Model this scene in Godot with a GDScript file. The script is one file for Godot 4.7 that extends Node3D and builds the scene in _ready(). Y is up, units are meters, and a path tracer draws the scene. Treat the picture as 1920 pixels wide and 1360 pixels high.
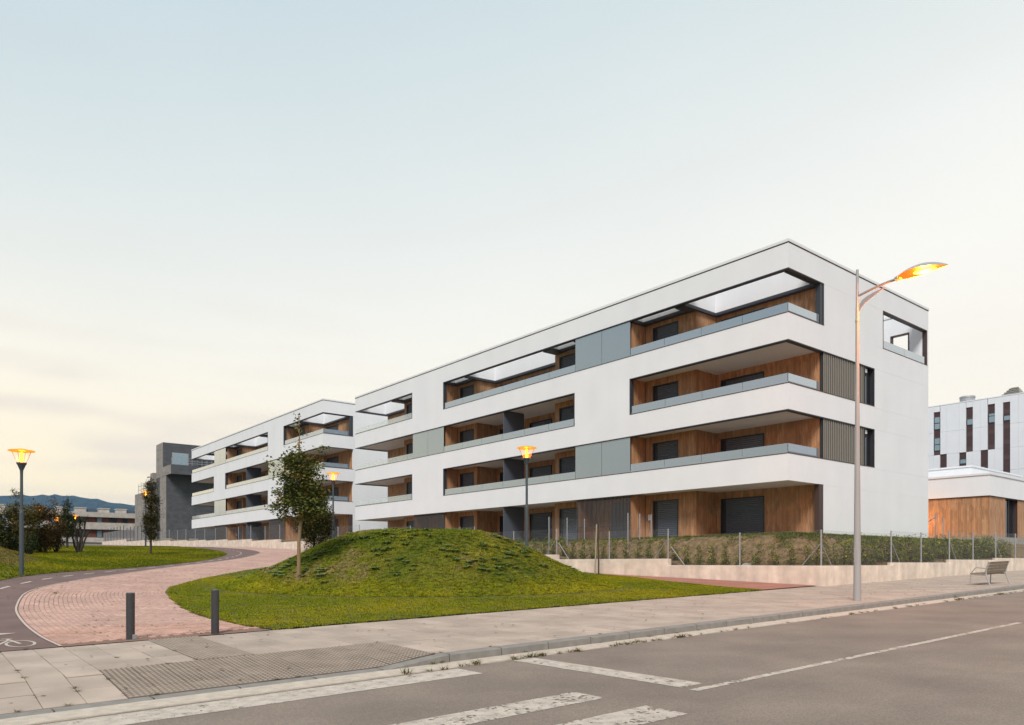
extends Node3D
# World: x runs along the street (up its slope), -z runs along the path beside the long facades, y is up. w means -z.
const EYE := 1.65
const TH := 0.68224            # heading of the camera, measured from the facade's vanishing points
const U0 := 29.09              # plane of the long facades
const W0 := 17.27              # plane of the near gable facade
const BL := 39.1               # length of each apartment block
const BW := 13.88              # its depth
var rng := RandomNumberGenerator.new()
var M := {}
var cS := sin(TH)
var cC := cos(TH)
var noise_a := FastNoiseLite.new()

# ------------------------------------------------------------------ mesh helper
class MB:
	var v := PackedVector3Array()
	var n := PackedVector3Array()
	var c := PackedColorArray()
	var col := Color(1, 1, 1)
	func tri(a: Vector3, b: Vector3, d: Vector3, hint: Vector3) -> void:
		var nn := (b - a).cross(d - a).normalized()
		if nn.dot(hint) < 0.0:
			nn = -nn
			v.append(a); v.append(b); v.append(d)
		else:
			v.append(a); v.append(d); v.append(b)
		for i in 3:
			n.append(nn); c.append(col)
	func quad(a: Vector3, b: Vector3, d: Vector3, e: Vector3, hint: Vector3) -> void:
		tri(a, b, d, hint)
		tri(a, d, e, hint)
	func trin(a: Vector3, b: Vector3, d: Vector3, na: Vector3, nb: Vector3, nd: Vector3) -> void:
		var nn := (b - a).cross(d - a)
		if nn.dot(na + nb + nd) < 0.0:
			v.append(a); v.append(b); v.append(d)
			n.append(na); n.append(nb); n.append(nd)
		else:
			v.append(a); v.append(d); v.append(b)
			n.append(na); n.append(nd); n.append(nb)
		for i in 3:
			c.append(col)
	func quadn(a: Vector3, b: Vector3, d: Vector3, e: Vector3, na: Vector3, nb: Vector3, nd: Vector3, ne: Vector3) -> void:
		trin(a, b, d, na, nb, nd)
		trin(a, d, e, na, nd, ne)
	func obox(o: Vector3, x: Vector3, y: Vector3, z: Vector3) -> void:
		# centre and three half axes
		for s in [-1.0, 1.0]:
			quad(o + x * s - y - z, o + x * s + y - z, o + x * s + y + z, o + x * s - y + z, x * s)
			quad(o + y * s - x - z, o + y * s + x - z, o + y * s + x + z, o + y * s - x + z, y * s)
			quad(o + z * s - x - y, o + z * s + x - y, o + z * s + x + y, o + z * s - x + y, z * s)
	func box(p: Vector3, q: Vector3) -> void:
		var h := (q - p).abs() * 0.5
		obox((p + q) * 0.5, Vector3(h.x, 0, 0), Vector3(0, h.y, 0), Vector3(0, 0, h.z))
	func bevel_box(p: Vector3, q: Vector3, b: float) -> void:
		# a box whose top edges are chamfered
		var lo := Vector3(minf(p.x, q.x), minf(p.y, q.y), minf(p.z, q.z))
		var hi := Vector3(maxf(p.x, q.x), maxf(p.y, q.y), maxf(p.z, q.z))
		var r0 := [Vector3(lo.x, lo.y, lo.z), Vector3(hi.x, lo.y, lo.z), Vector3(hi.x, lo.y, hi.z), Vector3(lo.x, lo.y, hi.z)]
		var r1 := []
		var r2 := []
		var mid := (lo + hi) * 0.5
		for k in r0:
			r1.append(Vector3(k.x, hi.y - b, k.z))
			r2.append(Vector3(k.x + (b if k.x < mid.x else -b), hi.y, k.z + (b if k.z < mid.z else -b)))
		for i in 4:
			var j := (i + 1) % 4
			var o: Vector3 = (r0[i] + r0[j]) * 0.5 - Vector3(mid.x, lo.y, mid.z)
			quad(r0[i], r0[j], r1[j], r1[i], o)
			quad(r1[i], r1[j], r2[j], r2[i], o.normalized() + Vector3.UP)
		quad(r2[0], r2[1], r2[2], r2[3], Vector3.UP)
	func tube(pts: Array, rad: Array, sides := 8, caps := true) -> void:
		var rings := []
		var nrm := []
		var side := Vector3.ZERO
		for i in pts.size():
			var d: Vector3 = (pts[mini(i + 1, pts.size() - 1)] - pts[maxi(i - 1, 0)]).normalized()
			if side == Vector3.ZERO:
				side = d.cross(Vector3.UP if absf(d.y) < 0.9 else Vector3.RIGHT).normalized()
			side = (side - d * side.dot(d)).normalized()
			var up := side.cross(d)
			var r := []
			var nn := []
			for k in sides:
				var a := TAU * k / sides
				var o := side * cos(a) + up * sin(a)
				r.append(pts[i] + o * rad[i])
				nn.append(o)
			rings.append(r); nrm.append(nn)
		for i in pts.size() - 1:
			for k in sides:
				var j := (k + 1) % sides
				quadn(rings[i][k], rings[i][j], rings[i + 1][j], rings[i + 1][k], nrm[i][k], nrm[i][j], nrm[i + 1][j], nrm[i + 1][k])
		if caps:
			for e in [0, pts.size() - 1]:
				var d: Vector3 = pts[0] - pts[1] if e == 0 else pts[e] - pts[e - 1]
				for k in range(1, sides - 1):
					tri(rings[e][0], rings[e][k], rings[e][k + 1], d)
	func lathe(o: Vector3, prof: Array, sides := 16) -> void:
		# prof: Vector2(radius, height), smooth round the axis, flat along it
		for i in prof.size() - 1:
			var p: Vector2 = prof[i]
			var q: Vector2 = prof[i + 1]
			var t := q - p
			var nr := Vector2(t.y, -t.x).normalized()
			for k in sides:
				var a := TAU * k / sides
				var b := TAU * (k + 1) / sides
				var ca := Vector3(cos(a), 0, sin(a))
				var cb := Vector3(cos(b), 0, sin(b))
				var na := (ca * nr.x + Vector3.UP * nr.y)
				var nb := (cb * nr.x + Vector3.UP * nr.y)
				quadn(o + ca * p.x + Vector3.UP * p.y, o + cb * p.x + Vector3.UP * p.y, o + cb * q.x + Vector3.UP * q.y, o + ca * q.x + Vector3.UP * q.y, na, nb, nb, na)
	func mesh() -> ArrayMesh:
		var a := []
		a.resize(Mesh.ARRAY_MAX)
		a[Mesh.ARRAY_VERTEX] = v
		a[Mesh.ARRAY_NORMAL] = n
		a[Mesh.ARRAY_COLOR] = c
		var m := ArrayMesh.new()
		m.add_surface_from_arrays(Mesh.PRIMITIVE_TRIANGLES, a)
		return m

func V(u: float, y: float, w: float) -> Vector3:
	return Vector3(u, y, -w)

func put(called: String, mb, m: Material, parent: Node = self, kind := "") -> MeshInstance3D:
	var o := MeshInstance3D.new()
	o.name = called
	o.mesh = mb.mesh() if mb is MB else mb
	o.material_override = m
	if kind:
		o.set_meta("kind", kind)
	parent.add_child(o, true)
	return o

func inst(called: String, mesh: Mesh, m: Material, at: Transform3D, parent: Node) -> MeshInstance3D:
	var o := MeshInstance3D.new()
	o.name = called
	o.mesh = mesh
	o.material_override = m
	o.transform = at
	parent.add_child(o, true)
	return o

func many(called: String, mesh: Mesh, m: Material, where: Array, cols: Array, parent: Node = self) -> MultiMeshInstance3D:
	var mm := MultiMesh.new()
	mm.transform_format = MultiMesh.TRANSFORM_3D
	mm.use_colors = cols.size() > 0
	mm.mesh = mesh
	mm.instance_count = where.size()
	for i in where.size():
		mm.set_instance_transform(i, where[i])
		if cols.size():
			mm.set_instance_color(i, cols[i])
	var o := MultiMeshInstance3D.new()
	o.name = called
	o.multimesh = mm
	o.material_override = m
	o.set_meta("kind", "stuff")
	parent.add_child(o, true)
	return o

var names := {}
func numbered(called: String) -> String:
	names[called] = names.get(called, -1) + 1
	return called if names[called] == 0 else "%s_%03d" % [called, names[called]]

func thing(called: String, label: String, category: String, at := Vector3.ZERO, turn := 0.0, group := "") -> Node3D:
	var o := Node3D.new()
	o.name = numbered(called)
	add_child(o)
	o.position = at
	o.rotation.y = turn
	tag(o, label, category, group)
	return o

func tag(o: Node, label: String, category: String, group := "") -> void:
	o.set_meta("label", label)
	o.set_meta("category", category)
	if group:
		o.set_meta("group", group)

func copy_of(o: Node3D, base: String, at: Vector3, turn: float, label: String) -> Node3D:
	var r: Node3D = o.duplicate()
	r.name = numbered(base)
	add_child(r)
	r.position = at
	r.rotation.y = turn
	r.set_meta("label", label)
	return r

func structure(called: String, mb, m: Material) -> MeshInstance3D:
	return put(called, mb, m, self, "structure")

# ------------------------------------------------------------------ materials
func tex(freq: float, lo: Color, hi: Color, seed_ := 1, size := 512, octaves := 4, kind := FastNoiseLite.TYPE_SIMPLEX_SMOOTH, mid := -1.0) -> NoiseTexture2D:
	var f := FastNoiseLite.new()
	f.seed = seed_
	f.noise_type = kind
	f.frequency = freq
	f.fractal_octaves = octaves
	var t := NoiseTexture2D.new()
	t.width = size
	t.height = size
	t.seamless = true
	t.noise = f
	var g := Gradient.new()
	g.set_color(0, lo)
	g.set_color(1, hi)
	if mid > 0.0:
		g.set_offset(0, mid - 0.12)
		g.set_offset(1, mid + 0.12)
	t.color_ramp = g
	return t

func grey(k: float) -> Color:
	return Color(k, k, k)

func mat(lin: Color, rough := 0.8, metal := 0.0) -> StandardMaterial3D:
	var m := StandardMaterial3D.new()
	m.albedo_color = Color(lin.r, lin.g, lin.b).linear_to_srgb()
	m.roughness = rough
	m.metallic = metal
	return m

func textured(m: StandardMaterial3D, t: Texture2D, metres: float, t2: Texture2D = null, metres2 := 1.0, relief := 0.0) -> StandardMaterial3D:
	m.albedo_texture = t
	m.uv1_triplanar = true
	m.uv1_world_triplanar = true
	m.uv1_scale = Vector3.ONE / metres
	if t2:
		m.detail_enabled = true
		m.detail_albedo = t2
		m.detail_blend_mode = BaseMaterial3D.BLEND_MODE_MUL
		m.detail_uv_layer = BaseMaterial3D.DETAIL_UV_2
		m.uv2_triplanar = true
		m.uv2_world_triplanar = true
		m.uv2_scale = Vector3.ONE / metres2
	if relief > 0.0:
		m.heightmap_enabled = true
		m.heightmap_texture = t
		m.heightmap_scale = relief
	return m

func streaks(size: int, seed_: int, amount: float, sy: float) -> ImageTexture:
	# vertical run-off marks: noise stretched along v
	var f := FastNoiseLite.new()
	f.seed = seed_
	f.frequency = 0.02
	f.fractal_octaves = 4
	var im := Image.create(size, size, false, Image.FORMAT_RGB8)
	for y in size:
		for x in size:
			var a := TAU * x / size
			var b := TAU * y / size
			var k := f.get_noise_3d(cos(a) * 26.0, sin(a) * 26.0, sin(b) * sy) + 0.35 * f.get_noise_3d(cos(a) * 110.0, sin(a) * 110.0, cos(b) * sy)
			im.set_pixel(x, y, grey(clampf(1.0 - amount + k * amount * 1.6, 0, 1)))
	return ImageTexture.create_from_image(im)

func grain(size: int, seed_: int) -> ImageTexture:
	# timber grain that runs along v
	var f := FastNoiseLite.new()
	f.seed = seed_
	f.frequency = 0.05
	f.fractal_octaves = 3
	var im := Image.create(size, size, false, Image.FORMAT_RGB8)
	for y in size:
		for x in size:
			var a := TAU * x / size
			var k := f.get_noise_3d(cos(a) * 120.0, sin(a) * 120.0, sin(TAU * y / size) * 14.0)
			var k2 := f.get_noise_3d(cos(a) * 20.0, sin(a) * 20.0, 50.0 + sin(TAU * y / size) * 6.0)
			var q := clampf(0.87 + k * 0.16 + k2 * 0.12, 0.4, 1.0)
			im.set_pixel(x, y, Color(q, q * lerpf(0.94, 1.0, q), q * lerpf(0.86, 1.0, q)))
	return ImageTexture.create_from_image(im)

func make_materials() -> void:
	var soft := tex(0.008, grey(0.975), grey(1.0), 3)
	var blotch := tex(0.012, grey(0.86), grey(1.0), 5)
	var fine := tex(0.12, grey(0.66), grey(1.0), 7, 512, 5)
	var speck := tex(0.17, grey(0.72), grey(1.0), 9, 512, 3, FastNoiseLite.TYPE_VALUE)
	var patch := tex(0.006, Color(0.84, 0.84, 0.84), Color(1.0, 1.0, 1.0), 11)
	var run := streaks(512, 4, 0.045, 3.0)
	var wall_run := streaks(512, 8, 0.008, 8.0)
	var wood := grain(512, 2)
	M.soft = soft
	M.white = textured(mat(Color(0.80, 0.81, 0.82), 0.92), wall_run, 6.0, soft, 14.0)
	M.coping = mat(Color(0.72, 0.73, 0.74), 0.5)
	M.soffit = textured(mat(Color(0.70, 0.66, 0.62), 0.9), soft, 5.0)
	M.dark = mat(Color(0.035, 0.04, 0.05), 0.5)
	M.brown = mat(Color(0.06, 0.035, 0.03), 0.55)
	M.timber = textured(mat(Color(1, 1, 1), 0.62), wood, 1.7)
	M.timber.vertex_color_use_as_albedo = true
	M.backing = mat(Color(0.34, 0.16, 0.065), 0.8)
	M.shutter = mat(Color(0.11, 0.13, 0.16), 0.35)
	M.frame = mat(Color(0.03, 0.033, 0.038), 0.4)
	M.pane = mat(Color(0.012, 0.014, 0.018), 0.05)
	M.pane.metallic_specular = 0.8
	M.skyglass = mat(Color(0.30, 0.40, 0.46), 0.06, 0.55)
	M.rail = mat(Color(0.40, 0.47, 0.53), 0.1, 0.75)
	M.rail.metallic_specular = 0.9
	M.rail.clearcoat_enabled = true
	M.rail.clearcoat = 1.0
	M.rail.clearcoat_roughness = 0.04
	M.screen = mat(Color(0.34, 0.41, 0.45), 0.16, 0.72)
	M.screen.metallic_specular = 0.9
	M.screen.clearcoat_enabled = true
	M.screen.clearcoat = 1.0
	M.screen.clearcoat_roughness = 0.06
	M.rail_clear = mat(Color(0.62, 0.72, 0.70), 0.05)
	M.rail_clear.transparency = BaseMaterial3D.TRANSPARENCY_ALPHA
	M.rail_clear.albedo_color.a = 0.35
	M.partition = mat(Color(0.085, 0.10, 0.125), 0.5)
	M.slat = mat(Color(0.24, 0.225, 0.19), 0.6)
	M.slat_dark = mat(Color(0.085, 0.08, 0.08), 0.6)
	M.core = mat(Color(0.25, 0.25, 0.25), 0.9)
	M.roof = mat(Color(0.3, 0.3, 0.3), 0.95)
	M.asphalt = textured(mat(Color(0.345, 0.27, 0.21), 0.9), speck, 1.1, patch, 7.0, 0.35)
	M.lane = textured(mat(Color(0.275, 0.17, 0.145), 0.9), fine, 0.9, patch, 5.0, 0.2)
	M.paint = textured(mat(Color(0.86, 0.74, 0.61), 0.85), fine, 0.5, blotch, 1.4)
	M.gutter = textured(mat(Color(0.86, 0.73, 0.58), 0.85), fine, 0.7, blotch, 1.2)
	M.kerb = textured(mat(Color(0.40, 0.37, 0.325), 0.85), fine, 0.4, blotch, 1.7, 0.2)
	M.joint = mat(Color(0.13, 0.08, 0.05), 0.95)
	M.slabs = []
	for k in 4:
		var t := [1.0, 0.95, 1.04, 0.91][k] as float
		M.slabs.append(textured(mat(Color(0.72 * t, 0.575 * t, 0.455 * t), 0.85), fine, 0.35, patch, 4.0, 0.15))
	M.stud = textured(mat(Color(0.56, 0.445, 0.34), 0.85), fine, 0.3, patch, 1.5)
	M.tactile = []
	for k in 3:
		var t := [1.0, 0.86, 0.76][k] as float
		M.tactile.append(textured(mat(Color(0.36 * t, 0.28 * t, 0.21 * t), 0.85), fine, 0.3, patch, 1.5, 0.15))
	M.pavers = []
	for k in 4:
		var t := [1.0, 0.93, 1.05, 0.87][k] as float
		M.pavers.append(textured(mat(Color(0.86 * t, 0.50 * t, 0.375 * t), 0.88), fine, 0.3, patch, 6.0, 0.12))
	M.paver_mass = textured(mat(Color(0.88, 0.55, 0.43), 0.88), fine, 0.3, patch, 6.0)
	M.paver_mass.vertex_color_use_as_albedo = true
	M.red_mass = textured(mat(Color(0.62, 0.26, 0.18), 0.88), fine, 0.3, patch, 6.0)
	M.red_mass.vertex_color_use_as_albedo = true
	M.sand = textured(mat(Color(0.30, 0.18, 0.13), 0.95), fine, 0.3)
	M.edging = mat(Color(0.50, 0.40, 0.34), 0.85)
	M.concrete = textured(mat(Color(0.90, 0.76, 0.62), 0.88), run, 2.6, blotch, 4.0)
	M.grey_concrete = textured(mat(Color(0.45, 0.42, 0.37), 0.88), run, 2.6, blotch, 3.0)
	M.galv = textured(mat(Color(0.42, 0.42, 0.43), 0.55, 0.35), blotch, 0.6)
	M.wire = mat(Color(0.30, 0.30, 0.30), 0.6, 0.3)
	M.pole = textured(mat(Color(0.40, 0.375, 0.36), 0.5, 0.1), run, 1.6)
	M.lamp_post = mat(Color(0.055, 0.07, 0.08), 0.5)
	M.bollard = textured(mat(Color(0.05, 0.048, 0.05), 0.45), blotch, 0.4)
	M.soil = textured(mat(Color(0.21, 0.19, 0.02), 0.95), fine, 0.5, tex(0.01, Color(0.6, 0.7, 0.5), Color(1, 0.95, 0.85), 21), 5.0)
	M.ground = textured(mat(Color(0.14, 0.14, 0.03), 0.95), fine, 0.8, blotch, 12.0)
	M.dry = textured(mat(Color(0.50, 0.31, 0.17), 0.95), fine, 0.4, tex(0.02, Color(0.45, 0.5, 0.35), Color(1, 1, 1), 23), 3.0)
	M.grass = mat(Color(1, 1, 1), 0.9)
	M.grass.metallic_specular = 0.1
	M.grass.vertex_color_use_as_albedo = true
	M.grass.backlight_enabled = true
	M.grass.backlight = grey(0.5)
	M.leaf = mat(Color(1, 1, 1), 0.7)
	M.leaf.metallic_specular = 0.25
	M.leaf.vertex_color_use_as_albedo = true
	M.leaf.backlight_enabled = true
	M.leaf.backlight = grey(0.45)
	M.bark = textured(mat(Color(0.30, 0.20, 0.11), 0.9), run, 0.6, blotch, 0.4)
	M.pale_bark = textured(mat(Color(0.42, 0.36, 0.26), 0.9), run, 0.5, blotch, 0.4)
	M.dark_bark = textured(mat(Color(0.06, 0.045, 0.035), 0.9), blotch, 0.4)
	M.bench_wood = textured(mat(Color(0.30, 0.24, 0.17), 0.8), wood, 0.7)
	M.steel = mat(Color(0.45, 0.44, 0.42), 0.4, 0.5)
	M.slate = textured(mat(Color(0.105, 0.11, 0.12), 0.7), streaks(256, 31, 0.07, 90.0), 4.0, blotch, 8.0)
	M.slate_lit = textured(mat(Color(0.36, 0.325, 0.29), 0.8), streaks(256, 33, 0.06, 90.0), 4.0, blotch, 8.0)  # same slate, with the evening glow on left-facing sides put into the colour
	M.clad = textured(mat(Color(0.70, 0.71, 0.73), 0.6), soft, 6.0)
	M.maroon = mat(Color(0.055, 0.026, 0.026), 0.6)
	M.maroon2 = mat(Color(0.075, 0.042, 0.04), 0.6)
	M.brick = textured(mat(Color(0.23, 0.085, 0.055), 0.9), fine, 1.0, blotch, 3.0)
	M.render = textured(mat(Color(0.52, 0.47, 0.42), 0.9), blotch, 6.0)
	M.hill = textured(mat(Color(0.02, 0.055, 0.06), 0.95), tex(0.05, Color(0.5, 0.55, 0.6), Color(1, 1, 1), 41), 400.0)
	M.solar = mat(Color(0.03, 0.035, 0.05), 0.3)
	M.ply = mat(Color(0.36, 0.33, 0.29), 0.8)
	M.glow = mat(Color(1, 0.6, 0.2), 0.4)
	M.glow.emission_enabled = true
	M.glow.emission = Color(1.0, 0.62, 0.16)
	M.glow.emission_energy_multiplier = 3.0
	M.amber = mat(Color(0.03, 0.014, 0.002), 0.5)
	M.amber.emission_enabled = true
	M.amber.emission = Color(1.0, 0.66, 0.12)
	M.amber.emission_energy_multiplier = 0.42
	M.reflector = mat(Color(0.02, 0.006, 0.001), 0.5)
	M.reflector.emission_enabled = true
	M.reflector.emission = Color(1.0, 0.52, 0.05)
	M.reflector.emission_energy_multiplier = 0.30
	M.lampglass = mat(Color(1.0, 0.8, 0.5), 0.05)
	M.lampglass.transparency = BaseMaterial3D.TRANSPARENCY_ALPHA
	M.lampglass.albedo_color.a = 0.06
	M.dead_leaf = mat(Color(1, 1, 1), 0.8)
	M.dead_leaf.vertex_color_use_as_albedo = true

# ------------------------------------------------------------------ terrain
const PW := [14.0, 18.35, 24.6, 28.2, 34.0, 44.0, 52.0, 60.5, 70.5, 78.0, 94.0, 106.0, 140.0, 400.0]
const PY := [0.795, 0.93, 1.10, 1.27, 1.53, 1.98, 2.36, 2.74, 3.10, 3.27, 3.55, 3.84, 4.62, 6.0]

func prof(w: float) -> float:
	if w <= PW[0]:
		return PY[0]
	for i in PW.size() - 1:
		if w < PW[i + 1]:
			return lerpf(PY[i], PY[i + 1], (w - PW[i]) / (PW[i + 1] - PW[i]))
	return 6.0

func mound(u: float, w: float) -> float:
	var x := cC * u - cS * w + 3.2
	var z := cS * u + cC * w - 26.8
	var r := sqrt(pow(x / 7.6, 2) + pow(z / (5.6 if z < 0.0 else 7.0), 2))
	return 1.86 * (1.0 - smoothstep(0.22, 1.0, r)) + 0.12 * maxf(0.0, 1.0 - 3.0 * r * r)

func bank(u: float, w: float) -> float:
	return 0.35 * exp(-pow((u + 1.0) / 5.0, 2) - pow((w - 33.0) / 7.0, 2)) + 1.25 * exp(-pow((u - 1.2) / 3.0, 2) - pow((w - 42.0) / 5.5, 2))

func base_h(u: float, w: float) -> float:
	u = clampf(u, -60.0, 110.0)
	if w < 9.4:
		return 0.0222 * u
	if w < 14.2:
		var drop := 0.11 * clampf((11.3 - w) / 1.8, 0, 1) * (1.0 - smoothstep(5.25, 6.4, u))
		return 0.0222 * u + 0.13 + 0.02 * (w - 9.4) - drop
	return prof(w) + 0.0222 * (u - 25.8) * (1.0 - 0.65 * smoothstep(14.0, 60.0, w))

func ground_h(u: float, w: float) -> float:
	return base_h(u, w) + (mound(u, w) + bank(u, w) if w > 14.2 else 0.0)

func nrm_h(u: float, w: float) -> Vector3:
	var e := 0.15
	var du := (ground_h(u + e, w) - ground_h(u - e, w)) / (2 * e)
	var dw := (ground_h(u, w + e) - ground_h(u, w - e)) / (2 * e)
	return Vector3(-du, 1.0, dw).normalized()

func sheet(poly: PackedVector2Array, cell: float, off: float) -> MB:
	# a polygon in (u, w) laid on the terrain
	var mb := MB.new()
	var lo := poly[0]
	var hi := poly[0]
	for p in poly:
		lo = lo.min(p); hi = hi.max(p)
	var x := floorf(lo.x / cell) * cell
	while x < hi.x:
		var y := floorf(lo.y / cell) * cell
		while y < hi.y:
			var sq := PackedVector2Array([Vector2(x, y), Vector2(x + cell, y), Vector2(x + cell, y + cell), Vector2(x, y + cell)])
			for part in Geometry2D.intersect_polygons(sq, poly):
				var idx := Geometry2D.triangulate_polygon(part)
				for k in range(0, idx.size(), 3):
					var a: Vector2 = part[idx[k]]
					var b: Vector2 = part[idx[k + 1]]
					var d: Vector2 = part[idx[k + 2]]
					mb.trin(V(a.x, ground_h(a.x, a.y) + off, a.y), V(b.x, ground_h(b.x, b.y) + off, b.y), V(d.x, ground_h(d.x, d.y) + off, d.y), nrm_h(a.x, a.y), nrm_h(b.x, b.y), nrm_h(d.x, d.y))
			y += cell
		x += cell
	return mb

func pts(flat: Array) -> PackedVector2Array:
	var r := PackedVector2Array()
	for i in range(0, flat.size(), 2):
		r.append(Vector2(flat[i], flat[i + 1]))
	return r

# ------------------------------------------------------------------ sky
func sky_panorama() -> ImageTexture:
	var w := 1024
	var h := 512
	var im := Image.create(w, h, false, Image.FORMAT_RGBF)
	var f := FastNoiseLite.new()
	f.seed = 77
	f.frequency = 1.0
	f.fractal_octaves = 5
	var stops := [[0.0, Color(1.08, 0.99, 0.86)], [7.0, Color(1.06, 1.0, 0.90)], [16.0, Color(0.98, 0.97, 0.92)], [25.0, Color(0.83, 0.866, 0.852)], [34.0, Color(0.69, 0.778, 0.80)], [46.0, Color(0.53, 0.66, 0.74)], [90.0, Color(0.34, 0.50, 0.65)]]
	for y in h:
		var el := 90.0 - (y + 0.5) / h * 180.0
		for x in w:
			var az := (x + 0.5) / w * TAU - TH         # 0 along the camera's heading, positive to the right
			var d := Vector3(sin(az) * cos(deg_to_rad(el)), sin(deg_to_rad(el)), cos(az) * cos(deg_to_rad(el)))
			var e := clampf(el - 11.0 * sin(az) * smoothstep(4.0, 26.0, el), 0.0, 90.0)
			var k := 0
			while k < stops.size() - 2 and e > stops[k + 1][0]:
				k += 1
			var c: Color = (stops[k][1] as Color).lerp(stops[k + 1][1], clampf((e - stops[k][0]) / (stops[k + 1][0] - stops[k][0]), 0, 1))
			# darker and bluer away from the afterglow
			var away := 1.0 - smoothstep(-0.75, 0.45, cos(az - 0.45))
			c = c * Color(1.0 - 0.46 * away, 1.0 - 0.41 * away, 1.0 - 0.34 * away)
			if el > 0.0:
				# thin level streaks of cloud near the horizon, warmer to the left where the sun has gone down
				var low := exp(-pow(el / 13.0, 2))
				var warm := low * (0.5 - 0.5 * sin(az)) * smoothstep(-1.0, 0.2, cos(az) + 0.4)
				c = c * Color(1.0, 1.0 - 0.085 * warm, 1.0 - 0.34 * warm)
				var from_glow := wrapf(az + 1.0, -PI, PI)
				c += Color(0.50, 0.36, 0.17) * (exp(-pow(from_glow / 0.34, 2)) * exp(-pow(el / 13.0, 2)))
				var n := f.get_noise_3d(d.x * 3.0, d.y * 26.0, d.z * 3.0)
				var s := clampf(n * 2.2 + 0.1, 0.0, 1.0) * exp(-pow((el - 7.0) / 9.0, 2))
				c = c.lerp(Color(0.84, 0.755, 0.69), 0.85 * s * (0.5 - 0.45 * sin(az)))
				var n2 := f.get_noise_3d(d.x * 1.7 + 9.0, d.y * 4.0, d.z * 1.7)
				c = c * (1.0 + 0.035 * n2)
			im.set_pixel(x, y, Color(c.r, c.g, c.b))
	return ImageTexture.create_from_image(im)

func _ready() -> void:
	rng.seed = 5
	# camera: level, with the lens shifted up
	var cam := Camera3D.new()
	cam.name = "camera"
	cam.projection = Camera3D.PROJECTION_FRUSTUM
	cam.near = 0.1
	cam.far = 9000.0
	cam.size = 0.1 * 1360.0 / 1408.0
	cam.frustum_offset = Vector2(0.0, 0.1 * 375.5 / 1408.0)
	add_child(cam)
	cam.position = Vector3(0, EYE, 0)
	cam.rotation.y = -TH
	cam.current = true
	# sky, haze, exposure
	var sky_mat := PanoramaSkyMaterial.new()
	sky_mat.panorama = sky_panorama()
	var sky := Sky.new()
	sky.sky_material = sky_mat
	var env := Environment.new()
	env.background_mode = Environment.BG_SKY
	env.sky = sky
	env.background_energy_multiplier = 0.45
	env.tonemap_mode = Environment.TONE_MAPPER_LINEAR
	env.tonemap_exposure = 2.25
	env.sdfgi_enabled = true
	env.ssao_enabled = true
	env.ssil_enabled = true
	env.fog_enabled = true
	env.fog_light_color = Color(0.50, 0.70, 0.90)
	env.fog_density = 0.00008
	var we := WorldEnvironment.new()
	we.name = "world_environment"
	we.environment = env
	add_child(we)
	# the broad light of the evening sky from behind and left of the camera
	var sun := DirectionalLight3D.new()
	sun.name = "sun"
	sun.light_energy = 0.5
	sun.light_color = Color(1.0, 0.98, 0.965)
	sun.light_angular_distance = 20.0
	sun.shadow_enabled = true
	add_child(sun)
	sun.look_at_from_position(Vector3.ZERO, -V(-0.52, 0.70, -0.42), Vector3.UP)

	make_materials()
	noise_a.seed = 12
	noise_a.frequency = 0.12
	noise_a.fractal_octaves = 3
	build_ground()
	build_road()
	build_pavement()
	build_paths()
	build_lawns()
	build_walls_and_fences()
	build_apartments(0.0, 0.0, true, "white four storey apartment block with timber balconies, nearest the street corner")
	build_apartments(45.22, 0.92, false, "farther white apartment block with cream balcony panels, behind the maple")
	build_pavilion()
	build_striped_building()
	build_tower()
	build_brick_building()
	build_hills()
	build_street_lamp()
	build_park_lamps()
	build_bollards()
	build_bench()
	build_trees()
	build_shrubs()
	build_small_things()

# ------------------------------------------------------------------ ground, road, pavement
func build_ground() -> void:
	var us := [-3300.0, -2500.0, -900.0, -300.0, -120.0, -60.0, -40.0]
	var ws := [-3300.0, -2000.0, -600.0, -150.0, -40.0, -14.0]
	var x := -30.0
	while x <= 76.0:
		us.append(x); x += 4.0
	us.append_array([90.0, 110.0, 200.0, 500.0, 1500.0, 3300.0])
	x = -8.0
	while x <= 150.0:
		ws.append(x); x += 4.0
	ws.append_array([170.0, 200.0, 260.0, 400.0, 800.0, 2000.0, 3300.0])
	var mb := MB.new()
	for i in us.size() - 1:
		for j in ws.size() - 1:
			var p := []
			for k in [[0, 0], [1, 0], [1, 1], [0, 1]]:
				var a: float = us[i + k[0]]
				var b: float = ws[j + k[1]]
				p.append(V(a, base_h(a, b) - (0.16 if b < 9.5 else 0.3), b))
			mb.quad(p[0], p[1], p[2], p[3], Vector3.UP)
	structure("ground", mb, M.ground)

func slab_sheet(u0: float, u1: float, w0: float, w1: float, off: float) -> MB:
	return sheet(pts([u0, w0, u1, w0, u1, w1, u0, w1]), 1.0, off)

func build_road() -> void:
	var road := structure("road", sheet(pts([-20, -9, 100, -9, 100, 8.9, -20, 8.9]), 4.0, 0.0), M.asphalt)
	# worn paint: ragged flakes on the asphalt, each marking one mesh
	marking(road, "crossing_stripe", -1.0, 6.15, 8.20, 8.80, 1.1)
	marking(road, "crossing_stripe", 0.0, 6.1, 5.86, 6.36, 0.72)
	marking(road, "crossing_stripe", 2.0, 6.1, 4.72, 5.27, 0.84)
	marking(road, "stop_line", 7.2, 7.62, 5.66, 8.84, 1.02)
	marking(road, "centre_line", 7.16, 18.1, 5.40, 5.52, 0.82)
	marking(road, "centre_line", 23.0, 34.0, 5.40, 5.52, 0.82)
	# opposite side of the street, behind the camera
	put("far_kerb", slab_sheet(-20, 100, -9.3, -9.0, 0.10), M.kerb, road)

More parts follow.
